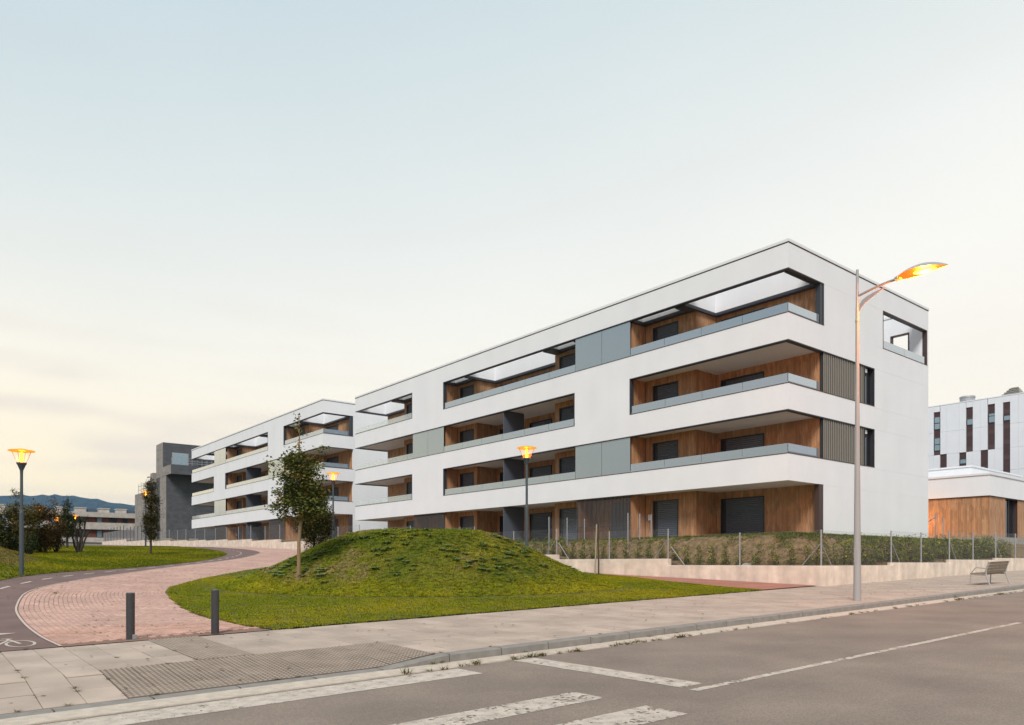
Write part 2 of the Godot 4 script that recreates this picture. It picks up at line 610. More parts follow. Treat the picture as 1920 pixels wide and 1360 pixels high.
func marking(road: Node, called: String, u0: float, u1: float, w0: float, w1: float, cover: float) -> void:
	# crackled paint: cells of a jittered grid, parted by cracks, worn away in patches
	var mb := MB.new()
	var f := FastNoiseLite.new()
	f.seed = int(u0 * 7 + w0 * 31)
	f.frequency = 0.7
	f.fractal_octaves = 4
	var narrow := minf(u1 - u0, w1 - w0)
	var c := 0.038
	var nu := int(ceil((u1 - u0) / c))
	var nw := int(ceil((w1 - w0) / c))
	var jit := func(i: int, j: int) -> Vector2:
		var h := hash(Vector3i(i, j, int(w0 * 100)))
		var p := Vector2(u0 + (u1 - u0) * i / nu, w0 + (w1 - w0) * j / nw)
		var inner := Vector2(float(h % 1000) / 1000.0 - 0.5, float((h / 1000) % 1000) / 1000.0 - 0.5) * c * 0.85
		if i == 0 or i == nu:
			inner.x *= 0.5
		if j == 0 or j == nw:
			inner.y *= 0.4
		return p + inner
	for i in nu:
		for j in nw:
			var q := [jit.call(i, j), jit.call(i + 1, j), jit.call(i + 1, j + 1), jit.call(i, j + 1)]
			var m: Vector2 = (q[0] + q[1] + q[2] + q[3]) / 4.0
			var rim := 0.12 if j == 0 or j == nw - 1 else 0.0
			var wear := cover - rim + 0.75 * f.get_noise_2d(m.x * 1.6, m.y * 4.0) + 0.25 * f.get_noise_2d(m.x * 14.0, m.y * 14.0)
			if rng.randf() > wear + 0.2:
				continue
			var crack := absf(f.get_noise_2d(m.x * 5.0 + 40.0, m.y * 5.0)) < 0.035
			var k := rng.randf_range(0.70, 0.85) if crack else (1.0 if rng.randf() < wear * 0.8 else rng.randf_range(0.84, 0.96))
			var p := []
			for e in q:
				var z: Vector2 = m + (e - m) * k
				p.append(V(z.x, 0.0222 * z.x + 0.004, z.y))
			mb.quad(p[0], p[1], p[2], p[3], Vector3.UP)
	put(called, mb, M.paint, road)

func build_pavement() -> void:
	var walk := structure("pavement", sheet(pts([-12, 9.38, 74, 9.38, 74, 14.21, -12, 14.21]), 0.5, -0.026), M.joint)
	# gutter of pale concrete with a ragged edge towards the asphalt
	var gut := MB.new()
	var u := -12.0
	while u < 74.0:
		var a := 8.93 + 0.05 * noise_a.get_noise_2d(u * 30.0, 1.0)
		var b := 8.93 + 0.05 * noise_a.get_noise_2d((u + 0.2) * 30.0, 1.0)
		gut.quad(V(u, 0.0222 * u + 0.008, a), V(u + 0.2, 0.0222 * (u + 0.2) + 0.008, b), V(u + 0.2, 0.0222 * (u + 0.2) + 0.012, 9.37), V(u, 0.0222 * u + 0.012, 9.37), Vector3.UP)
		gut.quad(V(u, 0.0222 * u + 0.008, a), V(u + 0.2, 0.0222 * (u + 0.2) + 0.008, b), V(u + 0.2, 0.0222 * (u + 0.2) - 0.03, b - 0.01), V(u, 0.0222 * u - 0.03, a - 0.01), Vector3(0, 0.2, 1))
		u += 0.2
	put("gutter", gut, M.gutter, walk)
	# kerb stones
	u = -11.73
	while u < 72.0:
		var n := 1.0 if u < 5.2 or u > 6.2 else 1.13
		var g := 0.009
		var m := MB.new()
		var top := func(x: float) -> float:
			return 0.0222 * x + 0.13 - 0.11 * (1.0 - clampf((x - 5.27) / 1.13, 0, 1))
		var p := [V(u + g, top.call(u) , 9.375), V(u + n - g, top.call(u + n), 9.375), V(u + n - g, top.call(u + n) + 0.002, 9.58), V(u + g, top.call(u) + 0.002, 9.58)]
		var e := Vector3(0, 0, 0.014)
		var dn := Vector3(0, -0.014, 0)
		m.quad(p[0] - Vector3(0, 0, 0.014), p[1] - Vector3(0, 0, 0.014), p[2], p[3], Vector3.UP)
		m.quad(p[0] - Vector3(0, 0, 0.014), p[1] - Vector3(0, 0, 0.014), p[1] + dn, p[0] + dn, Vector3(0, 1, 1))
		var f0: Vector3 = V(u + g, 0.0222 * u - 0.1, 9.36)
		var f1: Vector3 = V(u + n - g, 0.0222 * u - 0.1, 9.36)
		m.quad(p[0] + dn, p[1] + dn, f1, f0, Vector3(0, 0, 1))
		m.quad(p[0] + dn, f0, f0 - Vector3(0, 0, 0.2), p[3], Vector3.LEFT)
		m.quad(p[1] + dn, f1, f1 - Vector3(0, 0, 0.2), p[2], Vector3.RIGHT)
		put("kerb_stone", m, M.kerb, walk)
		u += n
	# paving slabs: the ones nearest the camera singly, the rest as one
	var sl := MB.new()
	sl.bevel_box(Vector3(-0.208, -0.04, -0.343), Vector3(0.208, 0.0, 0.343), 0.004)
	var slab := sl.mesh()
	var spots := []
	var halves := []
	var i := -26
	while i < 170:
		var uc := 2.045 + 0.424 * i + 0.212
		var ribbed_column := i == 3 or i == 4
		if i >= 0 and i < 10:
			if not ribbed_column:
				for j in 4:
					spots.append([Vector2(uc, 11.66 + 0.70 * j).length(), uc, 11.66 + 0.70 * j])
		else:
			var odd := i % 2 == 0
			for j in 6:
				var wc := 9.605 + 0.345 + 0.70 * j + (0.35 if odd else 0.0)
				spots.append([Vector2(uc, wc).length(), uc, wc])
			halves.append([uc, 9.778 if odd else 13.98])
		i += 1
	spots.sort_custom(func(p, q): return p[0] < q[0])
	var rest := []
	for k in spots.size():
		var uc: float = spots[k][1]
		var wc: float = spots[k][2]
		var t := lay(uc, wc, rng.randf_range(-0.003, 0.003))
		t.basis = t.basis * Basis(Vector3(1, 0, 0), rng.randf_range(-0.004, 0.004)) * Basis(Vector3(0, 0, 1), rng.randf_range(-0.006, 0.006))
		if k < 300:
			inst("paving_slab", slab, M.slabs[rng.randi() % 4], t, walk)
		else:
			rest.append(t)
	# half slabs that close every other course
	var ed := MB.new()
	ed.bevel_box(Vector3(-0.208, -0.04, -0.168), Vector3(0.208, 0.0, 0.168), 0.004)
	var half := ed.mesh()
	for q in halves:
		if q[0] < 16.0 and q[0] > -2.0:
			inst("half_slab", half, M.slabs[rng.randi() % 4], lay(q[0], q[1], rng.randf_range(-0.002, 0.002)), walk)
		else:
			rest.append(lay(q[0], q[1], 0.0).scaled_local(Vector3(1, 1, 0.49)))
	many("far_paving_slabs", slab, M.slabs[1], rest, [], walk)
	# tactile paving at the dropped kerb: tiles with studs, and a ribbed lead strip
	var stud := MB.new()
	stud.lathe(Vector3.ZERO, [Vector2(0.019, 0.0), Vector2(0.015, 0.006), Vector2(0.0, 0.0065)], 6)
	var sm := stud.mesh()
	var tl := MB.new()
	tl.bevel_box(Vector3(-0.190, -0.04, -0.190), Vector3(0.190, 0.0, 0.190), 0.003)
	var tile := tl.mesh()
	var studs := []
	var scol := []
	for a in 11:
		for b in 4:
			var uc := 2.047 + 0.3855 * a + 0.193
			var wc := 9.61 + 0.42 * b + 0.21
			if a == 10 and b == 3:
				pass
			var t := lay(uc, wc, rng.randf_range(-0.002, 0.002))
			t.basis = t.basis.scaled_local(Vector3(1, 1, 1.09))
			var mi := rng.randi() % 3
			inst("tactile_tile", tile, M.tactile[mi], t, walk)
			for p in 6:
				for q in 5:
					studs.append(t * Transform3D(Basis().scaled(Vector3(1.25, 1, 1.25)), Vector3(-0.16 + 0.064 * p, 0.0, -0.154 + 0.077 * q)))
	many("tactile_studs", sm, M.stud, studs, [], walk)
	var rib := MB.new()
	for k in 7:
		var x := -0.168 + 0.056 * k
		rib.bevel_box(Vector3(x - 0.016, 0.0, -0.19), Vector3(x + 0.016, 0.007, 0.19), 0.004)
	var ribs := rib.mesh()
	for a in 2:
		for b in 7:
			var t := lay(3.325 + 0.42 * a + 0.21, 11.31 + 0.41 * b + 0.2, 0.0)
			t.basis = t.basis.scaled_local(Vector3(1.08, 1, 1.06))
			var tile_node := inst("ribbed_tile", tile, M.tactile[rng.randi() % 2], t, walk)
			inst("ribs", ribs, M.stud, Transform3D(), tile_node)

func lay(u: float, w: float, lift: float) -> Transform3D:
	# a frame lying on the ground at (u, w): x along the street, z towards the road
	var n := nrm_flat(u, w)
	var x := Vector3(1, 0, 0)
	x = (x - n * x.dot(n)).normalized()
	return Transform3D(Basis(x, n, x.cross(n)), V(u, ground_h(u, w) + lift, w))

func nrm_flat(u: float, w: float) -> Vector3:
	var e := 0.1
	var w1 := clampf(w, 9.52, 14.05) if w < 14.2 else w
	var du := (ground_h(u + e, w1) - ground_h(u - e, w1)) / (2 * e)
	var dw := (ground_h(u, w1 + e) - ground_h(u, w1 - e)) / (2 * e)
	return Vector3(-du, 1.0, dw).normalized()

# ------------------------------------------------------------------ paths
const BORDER := [2.02, 14.22, 1.93, 15.74, 1.93, 17.98, 2.05, 20.65, 2.25, 22.6, 2.62, 25.07, 3.05, 26.59, 3.80, 28.16, 4.85, 30.01, 6.05, 31.93, 7.75, 34.49, 10.07, 37.62, 12.80, 40.95, 15.50, 44.70, 17.95, 49.0, 20.05, 53.5, 21.3, 58.4, 21.9, 63.4, 22.0, 70.0, 22.2, 80.0, 22.6, 100.0, 23.0, 140.0]
const LANE_LEFT := [0.0, 14.22, 0.0, 17.0, 0.08, 20.0, 0.4, 23.0, 1.2, 26.4, 2.48, 29.4, 3.42, 31.3, 4.47, 33.0, 5.60, 34.55, 6.9, 35.95, 8.38, 37.4, 10.25, 39.4, 12.28, 41.95, 14.38, 45.4, 16.5, 50.0, 17.7, 54.4, 18.3, 58.7, 18.9, 63.6, 19.2, 70.0, 19.5, 80.0, 19.9, 100.0, 20.3, 140.0]
const LAWN_EDGE := [5.56, 14.22, 5.30, 15.91, 5.28, 18.25, 5.70, 21.32, 6.30, 24.3, 6.78, 26.06, 7.52, 27.45, 8.92, 29.73, 10.35, 31.66, 12.40, 34.25, 14.59, 36.59, 16.48, 38.66]
const LAWN_BACK := [18.6, 37.2, 21.0, 33.8, 23.2, 30.0, 24.9, 27.0, 25.35, 25.0, 24.85, 22.3, 23.48, 19.19, 22.62, 16.06, 22.4, 14.22]

func reversed_pts(flat: Array) -> Array:
	var r := []
	var i := flat.size() - 2
	while i >= 0:
		r.append(flat[i]); r.append(flat[i + 1])
		i -= 2
	return r

func smooth_line(flat: Array, step: float) -> PackedVector2Array:
	var c := Curve2D.new()
	var p := pts(flat)
	for i in p.size():
		var t := (p[mini(i + 1, p.size() - 1)] - p[maxi(i - 1, 0)]) / 6.0
		c.add_point(p[i], -t, t)
	c.bake_interval = step * 0.5
	var r := PackedVector2Array()
	var l := c.get_baked_length()
	var n := int(l / step)
	for i in n + 1:
		r.append(c.sample_baked(l * i / n, true))
	return r

func flat_of(p: PackedVector2Array) -> Array:
	var r := []
	for q in p:
		r.append(q.x); r.append(q.y)
	return r

func build_paths() -> void:
	var border := flat_of(smooth_line(BORDER, 0.5))
	var left := flat_of(smooth_line(LANE_LEFT, 0.5))
	var edge := flat_of(smooth_line(LAWN_EDGE, 0.5))
	var lane := structure("bicycle_lane", sheet(pts(border + reversed_pts(left)), 1.0, 0.0), M.lane)
	# broken centre line
	var mid := Curve2D.new()
	var lp := smooth_line(LANE_LEFT, 0.5)
	var bp := PackedVector2Array()
	for q in smooth_line(BORDER, 0.5):
		bp.append(q)
	for i in range(0, lp.size(), 2):
		var near: Vector2 = bp[0]
		for q in bp:
			if q.distance_to(lp[i]) < near.distance_to(lp[i]):
				near = q
		mid.add_point(lp[i].lerp(near, 0.47))
	var s := 11.2
	while s < mid.get_baked_length() - 40.0:
		var d := MB.new()
		for k in 4:
			var a := mid.sample_baked(s + 0.2 * k)
			var b := mid.sample_baked(s + 0.2 * k + 0.2)
			var nn := (b - a).orthogonal().normalized() * 0.05
			var q := [a - nn, b - nn, b + nn, a + nn]
			var p := []
			for e in q:
				p.append(V(e.x, ground_h(e.x, e.y) + 0.006, e.y))
			d.quad(p[0], p[1], p[2], p[3], Vector3.UP)
		put("dash", d, M.paint, lane)
		s += 1.68
	bicycle_symbol(lane)
	# pale edging between lane and pavers
	var e2 := MB.new()
	var bl := smooth_line(BORDER, 0.4)
	for i in bl.size() - 1:
		var nn := (bl[i + 1] - bl[i]).orthogonal().normalized() * 0.022
		var p := []
		for e in [bl[i] - nn, bl[i + 1] - nn, bl[i + 1] + nn, bl[i] + nn]:
			p.append(V(e.x, ground_h(e.x, e.y) + 0.012, e.y))
		e2.quad(p[0], p[1], p[2], p[3], Vector3.UP)
	put("edging", e2, M.edging, lane)
	# pink paver path: sand bed, then pavers laid in courses that follow the border
	var poly := pts(border + [25.8, 140.0, 25.8, 40.0, 25.8, 14.22] + reversed_pts(LAWN_BACK) + reversed_pts(edge))
	var path := structure("paver_path", sheet(poly, 1.0, -0.004), M.sand)
	var pm := MB.new()
	pm.bevel_box(Vector3(-0.1, -0.03, -0.0495), Vector3(0.1, 0.012, 0.0495), 0.005)
	var brick := pm.mesh()
	var spots := []
	var inside := pts(border.slice(0, 260) + [25.75, 72.0, 25.75, 14.22] + reversed_pts(LAWN_BACK) + reversed_pts(edge))
	inside = Geometry2D.offset_polygon(inside, -0.06)[0]
	var bsm := smooth_line(BORDER, 0.1)
	var row := 0
	while row < 75:
		var off := 0.1 + 0.1065 * row
		var acc := 0.106 * (row % 2)
		var last := Vector2.INF
		for i in range(1, mini(bsm.size() - 1, 700)):
			var t := (bsm[i + 1] - bsm[i - 1]).normalized()
			var q := bsm[i] + Vector2(t.y, -t.x) * off
			if last == Vector2.INF:
				last = q
			acc += q.distance_to(last) * (1.0 if (q - last).dot(t) > 0.0 else 0.0)
			last = q
			if acc >= 0.212:
				acc -= 0.212
				if Geometry2D.is_point_in_polygon(q, inside):
					spots.append([q.length(), q, t])
		row += 1
	spots.sort_custom(func(p, q): return p[0] < q[0])
	var rest := []
	var tint := []
	var far := []
	var ftint := []
	for k in spots.size():
		var q: Vector2 = spots[k][1]
		var t: Vector2 = spots[k][2]
		var n := nrm_h(q.x, q.y)
		var x := V(t.x, 0, t.y)
		x = (x - n * x.dot(n)).normalized()
		var tr := Transform3D(Basis(x, n, x.cross(n)) * Basis(Vector3(0, 1, 0), rng.randf_range(-0.02, 0.02)), V(q.x, ground_h(q.x, q.y) + rng.randf_range(-0.0015, 0.0015), q.y))
		if k < 300:
			inst("paver", brick, M.pavers[rng.randi() % 4], tr, path)
		else:
			rest.append(tr)
			var g := rng.randf_range(0.86, 1.06)
			tint.append(Color(g, g * rng.randf_range(0.97, 1.03), g))
	many("far_pavers", brick, M.paver_mass, rest, tint, path)
	# red footway between the lawn and the retaining wall
	var strip := pts([22.45, 14.225] + [22.66, 16.06, 23.52, 19.19, 24.88, 22.3, 25.38, 25.0, 25.78, 27.0, 25.79, 14.225])
	structure("red_footway", sheet(strip, 0.5, 0.02), M.red_mass)

func bicycle_symbol(lane: Node) -> void:
	var mb := MB.new()
	var at := func(p: Vector2) -> Vector3:
		var q := Vector2(1.54, 14.98) + Vector2(p.x, p.y)
		return V(q.x, ground_h(q.x, q.y) + 0.005, q.y)
	var stroke := func(a: Vector2, b: Vector2, t: float) -> void:
		var nn := (b - a).orthogonal().normalized() * t
		mb.quad(at.call(a - nn), at.call(b - nn), at.call(b + nn), at.call(a + nn), Vector3.UP)
	for cx in [0.0, -0.62]:
		for k in 22:
			var a := TAU * k / 22.0
			var b := TAU * (k + 1) / 22.0
			stroke.call(Vector2(cx + 0.2 * cos(a), 0.42 * sin(a)), Vector2(cx + 0.2 * cos(b), 0.42 * sin(b)), 0.022)
	stroke.call(Vector2(0, 0), Vector2(-0.12, 0.75), 0.025)
	stroke.call(Vector2(-0.62, 0), Vector2(-0.46, 0.6), 0.025)
	stroke.call(Vector2(-0.46, 0.6), Vector2(-0.11, 0.62), 0.025)
	stroke.call(Vector2(-0.32, 0.0), Vector2(-0.11, 0.6), 0.025)
	stroke.call(Vector2(-0.32, 0.0), Vector2(-0.47, 0.62), 0.025)
	stroke.call(Vector2(-0.62, 0.0), Vector2(-0.32, 0.0), 0.025)
	stroke.call(Vector2(-0.2, 0.82), Vector2(-0.04, 0.78), 0.025)
	stroke.call(Vector2(-0.56, 0.72), Vector2(-0.4, 0.72), 0.03)
	put("bicycle_marking", mb, M.paint, lane)
	var ar := MB.new()
	ar.tri(at.call(Vector2(-0.45, 1.35)), at.call(Vector2(0.12, 1.62)), at.call(Vector2(-0.6, 1.95)), Vector3.UP)
	put("arrow_marking", ar, M.paint, lane)

# ------------------------------------------------------------------ lawns
func blade_tuft(blades: int, tall: float, wide: float, lean: float, seed_: int) -> ArrayMesh:
	var r := RandomNumberGenerator.new()
	r.seed = seed_
	var mb := MB.new()
	for i in blades:
		var a := r.randf() * TAU
		var o := Vector3(r.randf_range(-1, 1), 0, r.randf_range(-1, 1)) * 0.045
		var d := Vector3(cos(a), 0, sin(a))
		var sd := Vector3(-d.z, 0, d.x) * wide
		var h := tall * r.randf_range(0.6, 1.2)
		var mid := o + d * lean * h * 0.35 + Vector3.UP * h * 0.6
		var tip := o + d * lean * h + Vector3.UP * h * 0.95
		var nn := (Vector3.UP * 1.2 + d * 0.5).normalized()
		var g := r.randf_range(0.8, 1.15)
		mb.col = Color(g, g, g)
		mb.quadn(o - sd, o + sd, mid + sd * 0.7, mid - sd * 0.7, nn, nn, nn, nn)
		mb.trin(mid - sd * 0.7, mid + sd * 0.7, tip, nn, nn, nn)
	return mb.mesh()

func scatter_grass(called: String, poly: PackedVector2Array, count: int, mesh: Mesh, parent: Node, tall: float, keep: Callable, tint: Callable) -> void:
	var lo := poly[0]
	var hi := poly[0]
	for p in poly:
		lo = lo.min(p); hi = hi.max(p)
	var where := []
	var cols := []
	var tries := 0
	while where.size() < count and tries < count * 6:
		tries += 1
		var q := Vector2(rng.randf_range(lo.x, hi.x), rng.randf_range(lo.y, hi.y))
		if not Geometry2D.is_point_in_polygon(q, poly) or not keep.call(q):
			continue
		var k := tall * rng.randf_range(0.7, 1.3)
		var n := nrm_h(q.x, q.y).lerp(Vector3.UP, 0.4).normalized()
		var x := Vector3(1, 0, 0)
		x = (x - n * x.dot(n)).normalized()
		var b := Basis(x, n, x.cross(n)) * Basis(Vector3.UP, rng.randf() * TAU)
		where.append(Transform3D(b.scaled_local(Vector3(1.0, k, 1.0)), V(q.x, ground_h(q.x, q.y) - 0.004, q.y)))
		cols.append(tint.call(q))
	many(called, mesh, M.grass, where, cols, parent)

func lawn_tint(q: Vector2) -> Color:
	var a := noise_a.get_noise_2d(q.x * 1.6, q.y * 1.6)
	var b := noise_a.get_noise_2d(q.x * 12.0 + 50.0, q.y * 12.0)
	var c := Color(0.30, 0.33, 0.016).lerp(Color(0.52, 0.45, 0.020), clampf(0.35 + a * 1.1 + b * 0.4, 0, 1))
	return c * rng.randf_range(0.92, 1.08)

func mound_tint(q: Vector2) -> Color:
	var a := noise_a.get_noise_2d(q.x * 3.0 + 11.0, q.y * 3.0)
	var b := noise_a.get_noise_2d(q.x * 14.0 + 90.0, q.y * 14.0)
	var c := Color(0.17, 0.225, 0.02).lerp(Color(0.42, 0.385, 0.035), clampf(0.42 + a * 0.9 + b * 0.3, 0, 1))
	if a + 0.5 * b > (0.24 if q.x * cC - q.y * cS < -4.4 else 0.50):
		c = c.lerp(Color(0.40, 0.29, 0.13), 0.75)
	return c.lerp(lawn_tint(q), 1.0 - smoothstep(0.12, 0.6, mound(q.x, q.y))) * rng.randf_range(0.78, 1.16)

func build_lawns() -> void:
	var edge := flat_of(smooth_line(LAWN_EDGE, 0.5))
	var poly := pts(edge + LAWN_BACK)
	var lawn := structure("lawn", sheet(poly, 0.5, 0.012), M.soil)
	var short := blade_tuft(9, 0.05, 0.0045, 0.9, 1)
	var broad := blade_tuft(10, 0.09, 0.006, 1.0, 2)
	var on_mound := func(q: Vector2) -> bool: return mound(q.x, q.y) > 0.03
	var off_mound := func(q: Vector2) -> bool: return mound(q.x, q.y) <= 0.5 and (q.y < 30.0 or rng.randf() < 0.4)
	scatter_grass("lawn_grass", Geometry2D.offset_polygon(poly, 0.035)[0], 56000, short, lawn, 1.0, off_mound, lawn_tint)
	var hill := PackedVector2Array()
	for k in 64:
		var a := TAU * k / 64.0
		var x := cos(a) * 7.5 - 3.2
		var z := sin(a) * (5.5 if sin(a) < 0.0 else 6.6) + 26.8
		hill.append(Vector2(cC * x + cS * z, -cS * x + cC * z))
	var md := structure("mound", sheet(hill, 0.4, 0.017), M.soil)
	scatter_grass("mound_grass", hill, 46000, broad, md, 0.62, on_mound, mound_tint)
	# broad-leaved weeds on the mound
	var weed := MB.new()
	for k in 9:
		var a := TAU * k / 9.0 + 0.3 * sin(k * 5.0)
		var d := Vector3(cos(a), 0, sin(a))
		var sd := Vector3(-d.z, 0, d.x) * 0.035
		var m := d * 0.09 + Vector3.UP * 0.07
		var tip := d * 0.2 + Vector3.UP * 0.05
		weed.tri(Vector3.ZERO, m + sd, m - sd, Vector3.UP)
		weed.tri(m + sd, tip, m - sd, Vector3.UP)
	var wm := weed.mesh()
	var where := []
	var cols := []
	for cl in 46:
		var c := Vector2.ZERO
		for tr in 30:
			c = Vector2(rng.randf_range(8.5, 20.0), rng.randf_range(17.0, 28.0))
			if mound(c.x, c.y) > 0.3 and cS * c.x + cC * c.y < 28.0:
				break
		for i in rng.randi_range(2, 9):
			var q := c + Vector2(rng.randfn(0, 0.22), rng.randfn(0, 0.22))
			where.append(Transform3D(Basis(Vector3.UP, rng.randf() * TAU).scaled(Vector3.ONE * rng.randf_range(0.5, 1.1)), V(q.x, ground_h(q.x, q.y) + 0.03, q.y)))
			cols.append(Color(0.19, 0.27, 0.09) * rng.randf_range(0.7, 1.3))
	many("mound_weeds", wm, M.grass, where, cols, md)
	# large lawn left of the bicycle lane
	var left := flat_of(smooth_line(LANE_LEFT, 0.5))
	var poly2 := pts(left + [20.3, 140.0, -32.0, 140.0, -32.0, 14.22])
	var lawn2 := structure("lawn_beside_lane", sheet(poly2, 1.0, 0.012), M.soil)
	var near := pts(left.slice(0, 340) + [18.3, 75.0, -2.0, 62.0, -7.0, 40.0, -3.5, 28.0])
	var coarse := blade_tuft(12, 0.075, 0.008, 0.9, 3)
	scatter_grass("lawn_grass", near, 42000, coarse, lawn2, 1.0, func(q: Vector2) -> bool: return rng.randf() < clampf(1500.0 / q.length_squared(), 0.12, 1.0), func(q: Vector2) -> Color:
		var a := noise_a.get_noise_2d(q.x * 1.2, q.y * 1.2)
		var c := Color(0.20, 0.235, 0.012).lerp(Color(0.45, 0.39, 0.02), clampf(0.4 + a, 0, 1))
		if bank(q.x, q.y) > 0.3 and a > -0.05:
			c = c.lerp(Color(0.30, 0.20, 0.08), 0.7)
		return c * rng.randf_range(0.75, 1.2))

# ------------------------------------------------------------------ retaining walls, fences, front gardens
const LEFT_CUTS := [13.97, 21.03, 28.2, 35.3, 42.4, 49.5, 56.6, 64.4, 71.5, 78.5, 85.6, 92.7, 99.8, 106.9, 123.0, 140.0]
const RIGHT_CUTS := [25.8, 31.4, 37.23, 42.99, 48.8, 54.6, 60.4, 66.2]

func left_top(i: int) -> float:
	return [1.54, 1.82, 2.06][i] if i < 3 else prof((LEFT_CUTS[i] + LEFT_CUTS[i + 1]) * 0.5) + 0.70

func right_top(i: int) -> float:
	return [1.54, 1.655, 1.79, 1.885, 2.0, 2.12, 2.24][i]

func wall_top_at(u: float, w: float) -> float:
	# level of the soil just behind the wall
	if w - 14.1 < u - 25.9:
		for i in RIGHT_CUTS.size() - 1:
			if u < RIGHT_CUTS[i + 1]:
				return right_top(i)
		return 2.3
	for i in LEFT_CUTS.size() - 1:
		if w < LEFT_CUTS[i + 1]:
			return left_top(i)
	return 5.3

func terrace_h(u: float, w: float) -> float:
	return lerpf(2.84, 3.76, smoothstep(56.0, 62.0, w)) + 0.9 * smoothstep(100.0, 125.0, w)

func yard_h(u: float, w: float) -> float:
	var d := minf(u - 26.05, w - 14.22)
	var lo := wall_top_at(u, w) - 0.05
	var hi := maxf(terrace_h(u, w), lo + 0.1)
	return lerpf(lo, hi, smoothstep(0.35, 2.3, d)) + 0.04 * noise_a.get_noise_2d(u * 9.0, w * 9.0)

func build_walls_and_fences() -> void:
	var wl := thing("retaining_wall", "long pale concrete retaining wall stepping up along the paver path", "wall")
	for i in LEFT_CUTS.size() - 1:
		var w0: float = LEFT_CUTS[i] + (0.004 if i > 0 else 0.0)
		var w1: float = LEFT_CUTS[i + 1] - 0.004
		var n := 2
		for k in n:
			var a := lerpf(w0, w1, float(k) / n) + (0.004 if k else 0.0)
			var b := lerpf(w0, w1, float(k + 1) / n)
			var mb := MB.new()
			mb.bevel_box(V(25.8, minf(prof(a), 9.9) - 0.7, a), V(26.04, left_top(i), b), 0.012)
			put("wall_section", mb, M.concrete, wl)
	var wr := thing("retaining_wall", "low beige concrete retaining wall along the street pavement behind the bench", "wall")
	for i in RIGHT_CUTS.size() - 1:
		for k in 2:
			var a := lerpf(RIGHT_CUTS[i], RIGHT_CUTS[i + 1], k * 0.5) + (0.25 if i == 0 and k == 0 else 0.004)
			var b := lerpf(RIGHT_CUTS[i], RIGHT_CUTS[i + 1], k * 0.5 + 0.5)
			var mb := MB.new()
			mb.bevel_box(V(a, 0.0, 13.97), V(b, right_top(i), 14.21), 0.012)
			put("wall_section", mb, M.concrete, wr)
	# front gardens: a bank of thin dry grass up to the terrace level
	var yard := MB.new()
	var us := []
	var x := 26.04
	while x < 29.6:
		us.append(x); x += 0.3
	var ws := []
	x = 14.21
	while x < 18.0:
		ws.append(x); x += 0.3
	var us2 := us.duplicate()
	var ws2 := ws.duplicate()
	while x < 140.0:
		ws2.append(x); x += 0.8
	x = us[-1]
	while x < 66.0:
		x += 0.8
		us2.append(x)
	var cells := func(aa: Array, bb: Array) -> void:
		for i in aa.size() - 1:
			for j in bb.size() - 1:
				var p := []
				for k in [[0, 0], [1, 0], [1, 1], [0, 1]]:
					var a: float = aa[i + k[0]]
					var b: float = bb[j + k[1]]
					p.append(V(a, yard_h(a, b), b))
				yard.quad(p[0], p[1], p[2], p[3], Vector3.UP)
	cells.call(us, ws2)
	cells.call(us2.slice(us.size() - 1), ws)
	var garden := structure("garden_bank", yard, M.dry)
	var where := []
	var cols := []
	for k in 16000:
		var q := Vector2.ZERO
		if rng.randf() < 0.55:
			q = Vector2(rng.randf_range(26.1, 48.0), rng.randf_range(14.3, 17.2))
		else:
			q = Vector2(rng.randf_range(26.1, 29.0), rng.randf_range(14.3, 45.0))
		var d := minf(q.x - 26.05, q.y - 14.22)
		var a := noise_a.get_noise_2d(q.x * 4.0, q.y * 4.0)
		var green := clampf((d - 1.5) * 2.0 + a * 1.4 + (0.8 if q.x > 31.0 else 0.0), 0, 1)
		if green < 0.4 and rng.randf() < 0.8:
			continue
		var c := Color(0.56, 0.36, 0.17).lerp(Color(0.20, 0.26, 0.025), green)
		where.append(Transform3D(Basis(Vector3.UP, rng.randf() * TAU).scaled(Vector3.ONE * rng.randf_range(0.8, 1.7)), V(q.x, yard_h(q.x, q.y) - 0.01, q.y)))
		cols.append(c * rng.randf_range(0.7, 1.2))
	many("garden_grass", blade_tuft(10, 0.07, 0.006, 1.0, 7), M.grass, where, cols, garden)
	# concrete footing slab lying in the dry grass
	var fs := MB.new()
	fs.bevel_box(Vector3(-0.35, -0.05, -0.2), Vector3(0.35, 0.06, 0.2), 0.02)
	var slab := put("concrete_slab", fs, M.grey_concrete)
	slab.name = numbered("concrete_slab")
	slab.transform = Transform3D(Basis(Vector3(0, 1, 0), 0.5) * Basis(Vector3(0, 0, 1), 0.15), V(26.55, yard_h(26.55, 17.6) + 0.02, 17.6))
	tag(slab, "loose grey concrete slab lying in the dry grass behind the wire fence", "slab")
	# wire fences
	var fl := thing("wire_fence", "chain link fence with galvanised posts on the wall beside the paver path", "fence")
	for i in 13:
		fence_run(fl, LEFT_CUTS[i], LEFT_CUTS[i + 1], left_top(i), false, i < 6)
	var fr := thing("wire_fence", "chain link fence with galvanised posts on the wall along the street", "fence")
	for i in RIGHT_CUTS.size() - 1:
		fence_run(fr, RIGHT_CUTS[i], RIGHT_CUTS[i + 1], right_top(i), true, i < 4)
	# taller fences between the gardens, running back to the block
	var fg := thing("wire_fence", "taller chain link fence dividing the gardens between the mound and the block", "fence")
	for q in [[29.3, 26.3, 28.9], [24.6, 27.2, 28.9]]:
		var mb := MB.new()
		for u in [q[1], (q[1] + q[2]) * 0.5, q[2]]:
			var post := MB.new()
			post.tube([V(u, yard_h(u, q[0]) - 0.1, q[0]), V(u, 4.05, q[0])], [0.028, 0.028], 8)
			put("post", post, M.galv, fg)
		links(mb, V(q[1], 2.75, q[0]), V(q[2], 2.75, q[0]), 1.25, 0.06)
		put("chain_link", mb, M.wire, fg, "stuff")
